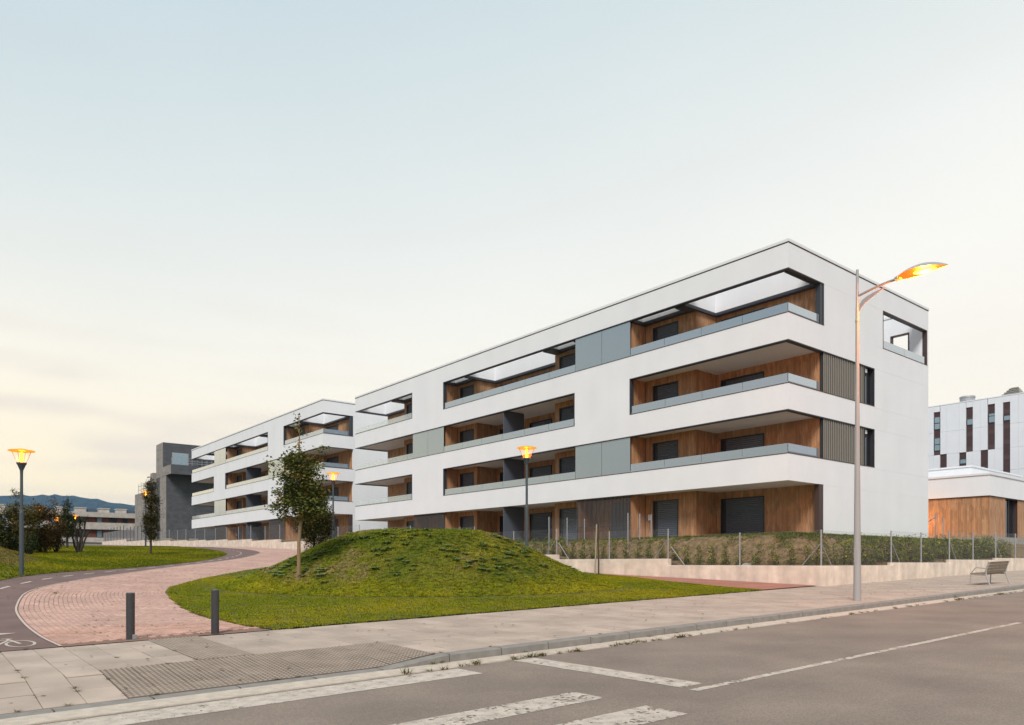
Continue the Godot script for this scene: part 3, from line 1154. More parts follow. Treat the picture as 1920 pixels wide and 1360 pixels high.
	# dark railing on the far end of the path wall
	var rl := thing("railing", "dark upright railing on the far end of the path wall near the tower", "railing")
	var w := 107.2
	while w < 139.5:
		var y := 5.2 if w > 123.0 else 4.72
		var post := MB.new()
		post.box(V(25.88, y - 0.1, w), V(25.96, y + 2.3 - 0.012 * (w - 107.0), w + 0.08))
		put("post", post, M.dark, rl)
		w += 2.2
	var bars := MB.new()
	w = 107.2
	while w < 139.5:
		bars.box(V(25.91, 4.7, w), V(25.93, 6.6, w + 0.02))
		w += 0.16
	put("bars", bars, M.wire, rl, "stuff")

func links(mb: MB, a: Vector3, b: Vector3, tall: float, pitch: float) -> void:
	# diagonal wires of a chain link panel, each a thin triangular bar
	var d := b - a
	var l := Vector3(d.x, 0, d.z).length()
	var x := d / l
	for s in [1.0, -1.0]:
		var k := -tall
		while k < l:
			var t0 := clampf(k, 0.0, l)
			var t1 := clampf(k + tall, 0.0, l)
			if t1 - t0 > 0.01:
				var h0 := t0 - k if s > 0 else tall - (t0 - k)
				var h1 := t1 - k if s > 0 else tall - (t1 - k)
				mb.tube([a + x * t0 + Vector3.UP * h0, a + x * t1 + Vector3.UP * h1], [0.0009, 0.0009], 3, false)
			k += pitch

func fence_run(parent: Node, a: float, b: float, top: float, along_u: bool, near: bool) -> void:
	var at := func(s: float, y: float) -> Vector3:
		return V(s, y, 14.09) if along_u else V(25.92, y, s)
	for s in [a + 0.08 if not along_u or a > 26.0 else a + 0.12, (a + b) * 0.5]:
		if not along_u and s < 14.2:
			continue
		var post := MB.new()
		post.tube([at.call(s, top - 0.1), at.call(s, top + 1.31)], [0.03, 0.03], 10)
		put("post", post, M.galv, parent)
	var dir := 1.0
	for s in [a + 0.08, b - 0.02]:
		var br := MB.new()
		br.tube([at.call(s + 0.05 * dir, top + 0.82), at.call(s + 0.78 * dir, top + 0.01)], [0.017, 0.017], 8)
		if near and (s < a + 0.1 or not along_u):
			put("brace", br, M.galv, parent)
		dir = -1.0
	var wires := MB.new()
	for y in [0.02, 0.65, 1.28]:
		wires.tube([at.call(a + 0.05, top + y), at.call(b - 0.0, top + y)], [0.0025, 0.0025], 4, false)
	links(wires, at.call(a + 0.06, top + 0.02), at.call(b - 0.01, top + 0.02), 1.26, 0.05 if near else 0.075)
	put("chain_link", wires, M.wire, parent, "stuff")

# ------------------------------------------------------------------ apartment blocks
const BOT := [5.145, 8.16, 11.121, 14.148]     # undersides of the white bands, from the ground floor up
const TOP := [6.286, 9.265, 12.26, 15.23]      # their tops
const D1 := 1.25                               # depth of the shallow and of the deep recess
const D2 := 2.93

func wood_wall(mb: MB, p: Vector3, along: Vector3, length: float, y0: float, y1: float, out: Vector3, holes: Array) -> void:
	# upright boards 12 cm wide in two or three lengths each; holes are [from, to, top]
	var n := int(ceil(length / 0.118))
	var bw := length / n
	for i in n:
		var a := i * bw + 0.003
		var b := (i + 1) * bw - 0.003
		var base := y0
		for h in holes:
			if (a + b) * 0.5 > h[0] and (a + b) * 0.5 < h[1]:
				base = h[2]
		var cuts := [base]
		var y := base + rng.randf_range(0.3, 1.9)
		while y < y1 - 0.2:
			cuts.append(y)
			y += rng.randf_range(1.1, 2.0)
		cuts.append(y1)
		for k in cuts.size() - 1:
			var g := rng.randf_range(0.84, 1.12)
			var warm := rng.randf_range(0.92, 1.06)
			mb.col = Color(0.575 * g, 0.315 * g * warm, 0.16 * g * warm * warm)
			var o := out * (0.022 + rng.randf_range(-0.003, 0.003))
			var c: Vector3 = p + along * ((a + b) * 0.5) + Vector3.UP * ((cuts[k] + cuts[k + 1]) * 0.5) + o * 0.5
			mb.obox(c, along * ((b - a) * 0.5), Vector3.UP * ((cuts[k + 1] - cuts[k]) * 0.5 - 0.0015), o * 0.5)

func complement(spans: Array, length: float) -> Array:
	var r := []
	var at := 0.0
	for s in spans:
		if s[0] > at + 0.01:
			r.append([at, s[0]])
		at = s[1]
	if at < length - 0.01:
		r.append([at, length])
	return r

func build_apartments(shift: float, lift: float, first: bool, label: String) -> void:
	var o := thing("apartment_block", label, "building")
	var w0 := W0 + shift
	var P := func(s: float, y: float, t: float) -> Vector3: return V(U0 + t, y + lift, w0 + s)
	var B := func(mb: MB, s0: float, s1: float, y0: float, y1: float, t0: float, t1: float) -> void: mb.box(P.call(s0, y0, t0), P.call(s1, y1, t1))
	var along := Vector3(0, 0, -1)
	var pat := [[[0.0, 26.1], [30.17, BL]], [[0.0, 8.93], [13.0, BL]]]
	var full := [[8.93, 13.0], [26.1, 30.17]]           # tall glass screens inside the long openings
	var FT := 0.22
	var open_to := 7.73 if first else D2 + 0.02        # only the near block has screens and windows in its gable
	# --- white shell
	var wall := MB.new()
	for k in 4:
		B.call(wall, 0, BL, BOT[k], TOP[k], 0, FT)
		B.call(wall, 0, FT, BOT[k], TOP[k], FT, BW)
		B.call(wall, BL - FT, BL, BOT[k], TOP[k], FT, BW)
	for row in range(1, 4):
		var y0: float = TOP[row - 1]
		var y1: float = BOT[row]
		var which: int = (row + (1 if first else 0)) % 2 
		for c in complement(pat[which], BL):
			B.call(wall, c[0], c[1], y0, y1, 0, FT)
		if row == 3:
			B.call(wall, 0, FT, y0, y1, D2, 8.6)
			B.call(wall, 0, FT, y0, y1, 13.73, BW)
		else:
			B.call(wall, 0, FT, y0, y1, open_to, BW)
		B.call(wall, BL - FT, BL, y0, y1, D2 + 0.1, BW)
	B.call(wall, 0, FT, 2.3, BOT[0], D2 - 0.02, BW)
	B.call(wall, BL - FT, BL, 2.3, BOT[0], D2 + 0.1, BW)
	# rear facade, with the opening of the roof terrace
	B.call(wall, FT, BL - FT, 2.3, TOP[2] + 0.1, BW - FT, BW)
	B.call(wall, FT, 0.9, TOP[2] + 0.1, TOP[3], BW - FT, BW)
	B.call(wall, 1.9, BL - FT, TOP[2] + 0.1, TOP[3], BW - FT, BW)
	B.call(wall, 0.9, 1.9, 14.25, TOP[3], BW - FT, BW)
	put("wall", wall, M.white, o)
	# --- white upstands and beams round the roof openings
	var up := MB.new()
	var edges := MB.new()
	var line := func(s0: float, s1: float, t: float) -> void:
		B.call(up, s0, s1, 14.2, 15.12, t, t + 0.25)
		B.call(edges, s0 - 0.01, s1 + 0.01, 14.06, 14.2, t - 0.01, t + 0.3)
	line.call(FT, 5.57, 2.66)
	line.call(6.15, 8.82, 0.95)
	line.call(13.3, 15.3, 0.95)
	line.call(15.9, 23.68, 2.66)
	line.call(23.83, 25.95, 0.95)
	line.call(30.3, 32.95, 0.95)
	line.call(33.55, BL - FT, 2.66)
	for q in [[5.57, 6.15, 2.9], [15.3, 15.9, 2.9], [23.68, 23.83, 2.9], [32.95, 33.55, 2.9], [8.82, 13.3, 1.3], [25.95, 30.3, 1.3]]:
		B.call(up, q[0], q[1], 14.2, 15.12, FT, q[2])
		B.call(edges, q[0] - 0.012, q[1] + 0.012, 14.05, 14.2, FT, q[2])
	B.call(edges, FT, FT + 0.1, 14.07, 14.2, FT, 2.66)
	B.call(edges, BL - FT - 0.1, BL - FT, 14.07, 14.2, FT, 2.66)
	put("roof_upstand", up, M.white, o)
	put("roof_edge_trim", edges, M.dark, o)
	var roof := MB.new()
	B.call(roof, FT, BL - FT, 14.9, 15.0, 2.92, 8.6)
	B.call(roof, 3.2, BL - FT, 14.9, 15.0, 8.6, BW - FT)
	put("roof", roof, M.roof, o)
	# --- coping along the roof edge
	var cap := MB.new()
	B.call(cap, -0.035, BL + 0.035, 15.245, 15.36, -0.035, 0.26)
	B.call(cap, -0.035, 0.26, 15.245, 15.36, 0.26, BW + 0.035)
	B.call(cap, BL - 0.26, BL + 0.035, 15.245, 15.36, 0.26, BW + 0.035)
	B.call(cap, 0.26, BL - 0.26, 15.245, 15.36, BW - 0.26, BW + 0.035)
	put("coping", cap, M.coping, o)
	var shadow_gap := MB.new()
	B.call(shadow_gap, -0.01, BL + 0.01, 15.205, 15.243, -0.01, 0.2)
	B.call(shadow_gap, -0.01, 0.2, 15.205, 15.243, 0.2, BW + 0.01)
	put("coping_shadow_strip", shadow_gap, M.brown, o)  # solid dark strip painted in for the shadow line under the coping
	# --- balcony slabs, core behind the recesses
	for k in 3:
		var sl := MB.new()
		B.call(sl, FT, BL - FT, BOT[k] + 0.045, BOT[k] + 0.33, FT, 3.3)
		put("balcony_slab", sl, M.soffit, o)
	var core := MB.new()
	B.call(core, FT, BL - FT, 2.2, TOP[2], 3.35, BW - FT - 0.01)
	B.call(core, FT + 3.0, BL - FT, TOP[2], 14.85, 3.35, BW - FT - 0.01)
	B.call(core, FT, 3.2, TOP[2], 14.85, 3.35, 8.55)
	put("core", core, M.core, o)
	# --- recess walls, windows, rails of every storey
	var deep := [[FT, 5.7], [16.0, 23.85], [33.4, BL - FT]]
	var shallow := [[5.7, 8.93], [13.0, 16.0], [23.85, 26.1], [30.17, 33.4]]
	var wins1 := [[6.8, 8.43], [14.0, 15.6], [24.25, 25.82], [31.45, 33.05]]
	var wins2 := [[3.0, 5.45], [18.15, 20.3], [21.4, 23.45]]
	for row in 4:
		var f := 2.86 if row == 0 else float(BOT[row - 1]) + 0.33
		var c := 14.06 if row == 3 else float(BOT[row]) + 0.045
		var wt := float(BOT[row]) - (0.3 if row else 0.29)
		var which: int = (row + (1 if first else 0)) % 2
		var spans: Array = pat[which] if row else [[0.0, BL]]
		var seen := func(s: float) -> bool:
			for q in spans:
				if s > q[0] and s < q[1]:
					return true
			return false
		var wood := MB.new()
		for q in deep:
			if not seen.call((q[0] + q[1]) * 0.5):
				continue
			var holes := []
			for wn in wins2:
				if wn[0] > q[0] and wn[1] < q[1]:
					holes.append([wn[0] - q[0], wn[1] - q[0], wt + lift])
					window(o, P, wn, f, wt, D2)
			wood_wall(wood, P.call(q[0], -lift, D2 + 0.03), along, q[1] - q[0], f + lift, c + lift, Vector3.LEFT, holes)
			backing(o, P, q, holes, f, c, wt, D2)
		for q in shallow:
			if not seen.call((q[0] + q[1]) * 0.5):
				continue
			var holes := []
			for wn in wins1:
				if wn[0] > q[0] and wn[1] < q[1]:
					holes.append([wn[0] - q[0], wn[1] - q[0], wt + lift])
					window(o, P, wn, f, wt, D1)
			wood_wall(wood, P.call(q[0], -lift, D1 + 0.03), along, q[1] - q[0], f + lift, c + lift, Vector3.LEFT, holes)
			backing(o, P, q, holes, f, c, wt, D1)
		# returns between the two depths
		for q in [[5.7, -1.0], [16.0, 1.0], [23.85, -1.0], [33.4, 1.0]]:
			if not seen.call(q[0]):
				continue
			var out := Vector3(0, 0, -q[1])
			wood_wall(wood, P.call(q[0] + 0.03 * -q[1], -lift, D1 + 0.03), Vector3.RIGHT, D2 - D1 - 0.03, f + lift, c + lift, out, [])
			var bk := MB.new()
			B.call(bk, q[0] - 0.03 * q[1] - 0.17 * q[1], q[0] - 0.03 * q[1], f, c, D1 + 0.2, D2 + 0.03)
			put("recess_backing", bk, M.backing, o)
		# side walls at the ends of each bay
		for q in [[8.93, -1.0], [13.0, 1.0], [26.1, -1.0], [30.17, 1.0]]:
			if not seen.call(q[0] + 0.1 * q[1]):
				continue
			wood_wall(wood, P.call(q[0] + 0.09 * -q[1] + 0.03 * q[1], -lift, FT + 0.06), Vector3.RIGHT, D1 - FT - 0.03, f + lift, c + lift, Vector3(0, 0, -q[1]), [])
			var bk := MB.new()
			B.call(bk, q[0] - 0.06 * q[1] - 0.1 * q[1], q[0] - 0.06 * q[1], f, c, FT + 0.04, D1 + 0.2)
			put("recess_backing", bk, M.backing, o)
			var lt := MB.new()
			B.call(lt, q[0] + 0.25 * q[1], q[0] + 0.35 * q[1], f + 1.0, f + 1.3, D1 - 0.1, D1)
			put("unlit_wall_lamp", lt, M.coping, o)  # small white wall lamp fixture, unlit
		put("timber_cladding", wood, M.timber, o, "stuff")
		# end of the deep recess at the gable: dark post
		if row == 0:
			var post := MB.new()
			B.call(post, 0.02, 0.24, 2.3, BOT[0], 2.55, 2.90)
			put("corner_post", post, M.brown, o)
		# partitions between neighbours
		if row < 3 and seen.call(19.5):
			var pt := MB.new()
			B.call(pt, 19.47, 19.53, f, BOT[row] + 0.045, 0.10, 1.75)
			put("partition", pt, M.partition, o)
		if row == 0:
			for q in full:
				slat_screen(o, P, q[0] + 0.05, q[1] - 0.02, f - 0.05, BOT[0] - 0.02)
			continue
		# --- openings: dark linings, sill caps, rails and tall screens
		var y0: float = TOP[row - 1]
		var y1: float = BOT[row]
		for q in spans:
			var fr := MB.new()
			var e0: float = q[0] + (0.0 if q[0] < 0.01 else 0.0)
			B.call(fr, e0 - (0.008 if q[0] < 0.01 else 0.0), q[1] + (0.008 if q[1] > BL - 0.01 else 0.0), y1 - 0.045, y1 - 0.002, -0.008, FT + 0.02)
			if q[0] < 0.01:
				B.call(fr, -0.008, FT + 0.02, y1 - 0.045, y1 - 0.002, FT + 0.02, D2 if row == 3 else open_to)
			else:
				B.call(fr, q[0] + 0.002, q[0] + 0.06, y0 + 0.03, y1 - 0.045, -0.008, FT + 0.02)
			if q[1] > BL - 0.01:
				B.call(fr, BL - FT - 0.02, BL + 0.008, y1 - 0.045, y1 - 0.002, FT + 0.02, D2)
			else:
				B.call(fr, q[1] - 0.06, q[1] - 0.002, y0 + 0.03, y1 - 0.045, -0.008, FT + 0.02)
			put("opening_frame", fr, M.dark, o)
			var sill := MB.new()
			B.call(sill, q[0] - (0.015 if q[0] < 0.01 else 0.0), q[1] + (0.015 if q[1] > BL - 0.01 else 0.0), y0 + 0.002, y0 + 0.028, -0.015, FT + 0.03)
			if q[0] < 0.01:
				B.call(sill, -0.015, FT + 0.03, y0 + 0.002, y0 + 0.028, FT + 0.03, D2 if row == 3 else open_to)
			put("sill", sill, M.brown, o)
			# rails, with tall screens where the span crosses a pier line
			var at: float = q[0] + 0.075
			var stops := []
			for g in full:
				if g[0] > q[0] - 0.01 and g[1] < q[1] + 0.01:
					stops.append(g)
			for g in stops:
				rail(o, P, at, g[0] - 0.015, y0, first)
				for h in 2:
					var pn := MB.new()
					B.call(pn, g[0] + h * 2.035 + 0.012, g[0] + (h + 1) * 2.035 - 0.012, y0 + 0.03, y1 - 0.05, 0.05, 0.085)
					put("tall_screen_panel", pn, M.screen, o)
				at = g[1] + 0.015
			rail(o, P, at, q[1] - (0.08 if q[1] < BL - 0.01 else 0.02), y0, first)
			if q[0] < 0.01:
				var pn := MB.new()
				B.call(pn, 0.06, 0.085, y0 + 0.1, y0 + 0.44, 0.1, 2.42)
				put("glass_panel", pn, M.rail, o)
				var foot := MB.new()
				B.call(foot, 0.05, 0.11, y0 + 0.03, y0 + 0.098, 0.11, 2.42)
				B.call(foot, 0.04, 0.14, y0 + 0.03, y0 + 0.44, 2.43, 2.56)
				put("rail_foot", foot, M.shutter, o)
	# --- gable: jamb of the top opening, screens and windows below it
	var jamb := MB.new()
	B.call(jamb, -0.008, FT + 0.02, TOP[2] + 0.03, BOT[3] - 0.045, D2 - 0.065, D2 - 0.002)
	B.call(jamb, 0.02, 0.24, TOP[2] + 0.03, BOT[3] - 0.045, D2 - 0.3, D2 - 0.065)
	put("gable_frame", jamb, M.dark, o)
	for row in ([1, 2] if first else []):
		var y0: float = TOP[row - 1]
		var y1: float = BOT[row]
		var sc := MB.new()
		var t := 2.97
		while t < 6.74:
			B.call(sc, 0.03, 0.055, y0 + 0.03, y1 - 0.046, t, t + 0.07)
			t += 0.165
		put("slat_screen", sc, M.slat, o, "stuff")
		var bk := MB.new()
		B.call(bk, 0.16, 0.2, y0 + 0.03, y1 - 0.046, 2.95, 6.76)
		put("screen_backing", bk, M.frame, o)
		var wf := MB.new()
		B.call(wf, -0.006, 0.24, y0 + 0.03, y1 - 0.046, 7.67, 7.728)
		B.call(wf, 0.02, 0.24, y0 + 0.03, y1 - 0.046, 6.76, 6.82)
		B.call(wf, 0.14, 0.2, y0 + 0.03, y1 - 0.046, 7.2, 7.24)
		var win := put("gable_window", wf, M.frame, o)
		var pn := MB.new()
		B.call(pn, 0.19, 0.21, y0 + 0.03, y1 - 0.046, 6.82, 7.67)
		put("pane", pn, M.pane, win)
		var sh := MB.new()
		var y := y1 - 0.5
		while y > y0 + 0.05:
			B.call(sh, 0.15, 0.18, y, y + 0.05, 6.82, 7.2)
			y -= 0.055
		put("shutter", sh, M.shutter, win)
		var hd := MB.new()
		B.call(hd, 0.1, 0.185, y1 - 0.28, y1 - 0.1, 6.83, 7.18)
		put("shutter_box", hd, M.coping, win)
	# faint joints in the gable render
	var jn := MB.new()
	for y in [BOT[0] - 0.03, TOP[0] - 0.05, BOT[1], TOP[1] - 0.05, BOT[2], TOP[2] - 0.02]:
		B.call(jn, -0.0025, 0.01, y, y + 0.014, 7.8 if y > BOT[0] else 2.93, BW - 0.01)
	B.call(jn, -0.0025, 0.01, BOT[3] - 0.02, BOT[3] - 0.006, 3.0, 8.5)
	put("render_joint", jn, M.coping, o)
	# --- roof terrace in the rear corner of the gable
	var y0: float = TOP[2]
	var y1: float = BOT[3]
	var ter := MB.new()
	B.call(ter, FT, 3.2, y0 - 0.3, y0 - 0.1, 8.6, BW - FT)
	B.call(ter, 3.0, 3.2, y0 - 0.1, 15.1, 8.6, BW - FT)
	B.call(ter, FT, 3.0, y0 - 0.1, 15.1, 8.4, 8.6)
	put("terrace_wall", ter, M.white, o)
	var tf := MB.new()
	B.call(tf, -0.008, 0.24, y0 + 0.03, y1 - 0.05, 8.602, 8.66)
	B.call(tf, -0.008, 0.24, y0 + 0.03, y1 - 0.05, 13.67, 13.728)
	B.call(tf, -0.008, 0.24, y1 - 0.05, y1 - 0.002, 8.602, 13.728)
	B.call(tf, -0.015, 0.25, y0 + 0.002, y0 + 0.028, 8.602, 13.74)
	put("terrace_frame", tf, M.brown, o)
	var hf := MB.new()
	B.call(hf, 0.9, 0.96, y0 + 0.1, 14.25, BW - 0.24, BW + 0.01)
	B.call(hf, 1.84, 1.9, y0 + 0.1, 14.25, BW - 0.24, BW + 0.01)
	B.call(hf, 0.96, 1.84, 14.19, 14.25, BW - 0.24, BW + 0.01)
	put("terrace_opening_frame", hf, M.brown, o)
	for h in 2:
		var pn := MB.new()
		B.call(pn, 0.05, 0.075, y0 + 0.06, y0 + 0.44, 8.68 + h * 2.42, 8.68 + (h + 1) * 2.42 - 0.02)
		put("glass_panel", pn, M.rail, o)
	# garden terrace floor in front of the ground floor recess
	var fl := MB.new()
	B.call(fl, 0.25, BL - 0.25, 2.5, 2.858, 0.3, 3.3)
	put("ground_terrace", fl, M.grey_concrete, o)

func backing(o: Node, P: Callable, q: Array, holes: Array, f: float, c: float, wt: float, d: float) -> void:
	# the wall behind the boards, left open at the windows
	var at: float = q[0]
	var pieces := []
	for h in holes:
		pieces.append([at, q[0] + h[0], f])
		pieces.append([q[0] + h[0], q[0] + h[1], wt])
		at = q[0] + h[1]
	pieces.append([at, q[1], f])
	var mb := MB.new()
	for p in pieces:
		if p[1] - p[0] > 0.01:
			mb.box(P.call(p[0], p[2], d + 0.03), P.call(p[1], c, d + 0.2))
	put("recess_backing", mb, M.backing, o)

func rail(o: Node, P: Callable, a: float, b: float, y0: float, first: bool) -> void:
	# low glass balustrade on a metal foot
	if b - a < 0.3:
		return
	var n := maxi(1, int(round((b - a) / 2.18)))
	var step := (b - a) / n
	for i in n:
		var pn := MB.new()
		pn.box(P.call(a + i * step + 0.01, y0 + 0.1, 0.06), P.call(a + (i + 1) * step - 0.01, y0 + 0.44, 0.085))
		put("glass_panel", pn, M.rail_clear if (first and a > 30.0) else M.rail, o)
	var foot := MB.new()
	foot.box(P.call(a, y0 + 0.03, 0.045), P.call(b, y0 + 0.098, 0.105))
	put("rail_foot", foot, M.rail, o)

func slat_screen(o: Node, P: Callable, a: float, b: float, y0: float, y1: float) -> void:
	var sc := MB.new()
	var s := a
	while s < b:
		sc.box(P.call(s, y0, 0.09), P.call(s + 0.024, y1, 0.115))
		s += 0.098
	for y in [y0 + 0.02, y0 + 0.75, y1 - 0.06]:
		sc.box(P.call(a, y, 0.14), P.call(b, y + 0.05, 0.16))
	put("slat_screen", sc, M.slat_dark, o, "stuff")
	# behind the slats: timber wall of the porch and its doors
	var wood := MB.new()
	wood_wall(wood, P.call(a, 0, D1 + 0.03), Vector3(0, 0, -1), b - a, y0 + 0.0 * P.call(0, 0, 0).y + P.call(0, 0, 0).y, y1 + P.call(0, 0, 0).y, Vector3.LEFT, [])
	var node := put("porch_cladding", wood, M.timber, o, "stuff")
	node.position.y = -P.call(0, 0, 0).y
	var dr := MB.new()
	dr.box(P.call(a + 1.1, y0, D1 - 0.06), P.call(a + 2.4, y1 - 0.25, D1 - 0.01))
	put("porch_door", dr, M.shutter, o)

func window(o: Node, P: Callable, wn: Array, f: float, wt: float, d: float) -> void:
	# frame with a closed roller shutter of separate slats
	var a: float = wn[0]
	var b: float = wn[1]
	var fr := MB.new()
	fr.box(P.call(a, f, d - 0.015), P.call(a + 0.06, wt, d + 0.12))
	fr.box(P.call(b - 0.06, f, d - 0.015), P.call(b, wt, d + 0.12))
	fr.box(P.call(a + 0.06, wt - 0.06, d - 0.015), P.call(b - 0.06, wt, d + 0.12))
	fr.box(P.call(b - 0.26, f, d + 0.05), P.call(b - 0.06, wt - 0.06, d + 0.11))
	var w := put("window", fr, M.frame, o)
	var sh := MB.new()
	var y := f + 0.03
	while y < wt - 0.1:
		var p0: Vector3 = P.call(a + 0.06, y, d + 0.07)
		var p1: Vector3 = P.call(b - 0.26, y, d + 0.07)
		var q := Vector3(-0.03, 0.05, 0)
		var r := Vector3(0, 0.085, 0)
		sh.quad(p0, p1, p1 + q, p0 + q, Vector3(-1, -0.4, 0))
		sh.quad(p0 + q, p1 + q, p1 + r, p0 + r, Vector3(-1, 0.6, 0))
		y += 0.098
	sh.box(P.call(a + 0.06, f, d + 0.075), P.call(b - 0.26, wt - 0.06, d + 0.1))
	put("roller_shutter", sh, M.shutter, w)

# ------------------------------------------------------------------ other buildings
func vbox(mb: MB, u0: float, u1: float, y0: float, y1: float, w0: float, w1: float) -> void:
	mb.box(V(u0, y0, w0), V(u1, y1, w1))

func build_pavilion() -> void:
	var o := thing("pavilion", "low pavilion with timber walls and white fascia right of the near apartment block", "building")
	var U := 50.8
	var W := 17.0
	var wood := MB.new()
	wood_wall(wood, V(U, 0, W), Vector3(0, 0, -1), 22.0, 3.2, 5.66, Vector3.LEFT, [[4.3, 5.75, 4.75]])
	wood_wall(wood, V(U, 0, W), Vector3.RIGHT, 2.75, 3.2, 5.66, Vector3(0, 0, 1), [])
	wood_wall(wood, V(U + 4.95, 0, W), Vector3.RIGHT, 12.0, 3.2, 5.66, Vector3(0, 0, 1), [])
	put("timber_cladding", wood, M.timber, o, "stuff")
	var core := MB.new()
	vbox(core, U + 0.03, U + 2.75, 2.4, 5.66, W + 0.03, W + 4.2)
	vbox(core, U + 0.5, U + 17.0, 2.4, 5.66, W + 0.9, W + 22.0)
	vbox(core, U + 0.03, U + 0.5, 2.4, 5.66, W + 5.8, W + 22.0)
	vbox(core, U + 0.03, U + 0.5, 4.75, 5.66, W + 4.2, W + 5.8)
	vbox(core, U + 4.95, U + 17.0, 2.4, 5.66, W + 0.03, W + 0.9)
	put("core", core, M.brown, o)
	var fas := MB.new()
	vbox(fas, U - 0.12, U + 17.0, 5.70, 6.93, W - 0.12, W + 22.0)
	vbox(fas, U + 3.1, U + 12.4, 6.93, 7.86, W + 2.0, W + 20.0)
	put("fascia", fas, M.white, o)
	var gap := MB.new()
	vbox(gap, U - 0.05, U + 17.0, 5.655, 5.70, W - 0.05, W + 22.0)
	put("shadow_gap", gap, M.brown, o)
	var cap := MB.new()
	vbox(cap, U - 0.17, U + 17.0, 6.94, 7.06, W - 0.17, W + 2.0)
	vbox(cap, U - 0.17, U + 3.08, 6.94, 7.06, W + 2.0, W + 22.0)
	vbox(cap, U + 3.05, U + 12.45, 7.87, 7.98, W + 1.95, W + 20.0)
	put("coping", cap, M.coping, o)
	# entrance: dark glass door in a slot, side light beside it
	var door := MB.new()
	vbox(door, U + 3.15, U + 4.93, 3.2, 5.655, W + 0.25, W + 0.32)
	var d := put("door", door, M.pane, o)
	var fr := MB.new()
	for u in [U + 3.15, U + 4.0, U + 4.85]:
		vbox(fr, u, u + 0.07, 3.2, 5.655, W + 0.2, W + 0.25)
	put("door_frame", fr, M.frame, d)
	var slit := MB.new()
	vbox(slit, U + 2.80, U + 3.05, 3.9, 5.5, W + 0.08, W + 0.12)
	put("side_panel", slit, M.coping, o)
	# niche with a low wall light that washes the timber
	var niche := MB.new()
	vbox(niche, U - 0.05, U + 0.02, 3.25, 4.78, W + 5.68, W + 5.78)
	vbox(niche, U - 0.05, U + 0.02, 4.7, 4.78, W + 4.3, W + 5.68)
	vbox(niche, U - 0.05, U + 0.02, 3.25, 4.78, W + 4.22, W + 4.3)
	vbox(niche, U + 0.3, U + 0.4, 3.25, 4.7, W + 4.3, W + 5.68)
	put("niche_frame", niche, M.brown, o)
	var pier := MB.new()
	vbox(pier, U - 0.02, U + 0.2, 3.25, 4.7, W + 4.95, W + 5.3)
	put("niche_pier", pier, M.brown, o)
	var bulb := MB.new()
	bulb.lathe(V(U - 0.14, 3.36, W + 5.1), [Vector2(0.0, 0.0), Vector2(0.05, 0.02), Vector2(0.06, 0.16), Vector2(0.0, 0.2)], 10)
	put("wall_uplight", bulb, M.glow, o)
	var ol := OmniLight3D.new()
	ol.name = "wall_uplight_glow"
	ol.light_color = Color(1.0, 0.62, 0.15)
	ol.light_energy = 1.3
	ol.light_size = 0.04
	ol.omni_range = 30.0
	ol.omni_attenuation = 2.0
	ol.shadow_enabled = true
	add_child(ol)
	ol.position = V(U - 1.1, 4.1, W + 3.9)
	# concrete base and ramp walls
	var pl := MB.new()
	vbox(pl, U - 0.6, U + 17.0, 1.8, 3.18, W - 0.7, W + 22.0)
	vbox(pl, 45.6, U - 0.6, 2.2, 3.25, W + 3.0, W + 3.3)
	put("plinth", pl, M.grey_concrete, o)
	# handrails of the entrance steps: looped dark tubes
	var hr := thing("handrail", "looped dark metal handrail at the pavilion steps", "handrail")
	for k in 2:
		var u := 51.9 + 1.35 * k
		var w := 15.2
		var mb := MB.new()
		var path := []
		for i in 15:
			var a := PI * 0.5 + PI * i / 14.0
			path.append(V(u + 0.28 * cos(a) - 0.1, 3.45 + 0.22 * sin(a), w))
		path.push_front(V(u + 2.2, 3.3, w))
		path.append(V(u + 2.2, 2.85, w))
		var rad := []
		for i in path.size():
			rad.append(0.032)
		mb.tube(path, rad, 8)
		put("rail", mb, M.dark, hr)
		var pm := MB.new()
		for x in [u + 0.3, u + 1.5]:
			pm.tube([V(x, 1.9, w), V(x, 3.25, w)], [0.025, 0.025], 8)
		put("post", pm, M.dark, hr)
	# braced galvanised end posts between block and pavilion
	var gp := thing("fence_post", "pair of galvanised posts with a slanting brace between block and pavilion", "fence post")
	for q in [[46.3, 18.2, 4.55], [46.6, 17.9, 4.25]]:
		var pm := MB.new()
		pm.tube([V(q[0], 2.4, q[1]), V(q[0], q[2], q[1])], [0.035, 0.035], 8)
		put("post", pm, M.galv, gp)
	var br := MB.new()
	br.tube([V(46.3, 4.3, 18.2), V(46.3, 3.1, 20.0)], [0.025, 0.025], 8)
	put("brace", br, M.galv, gp)
	var gm := MB.new()
	links(gm, V(46.3, 3.2, 18.2), V(46.3, 3.2, 21.0), 1.25, 0.06)
	put("chain_link", gm, M.wire, gp, "stuff")

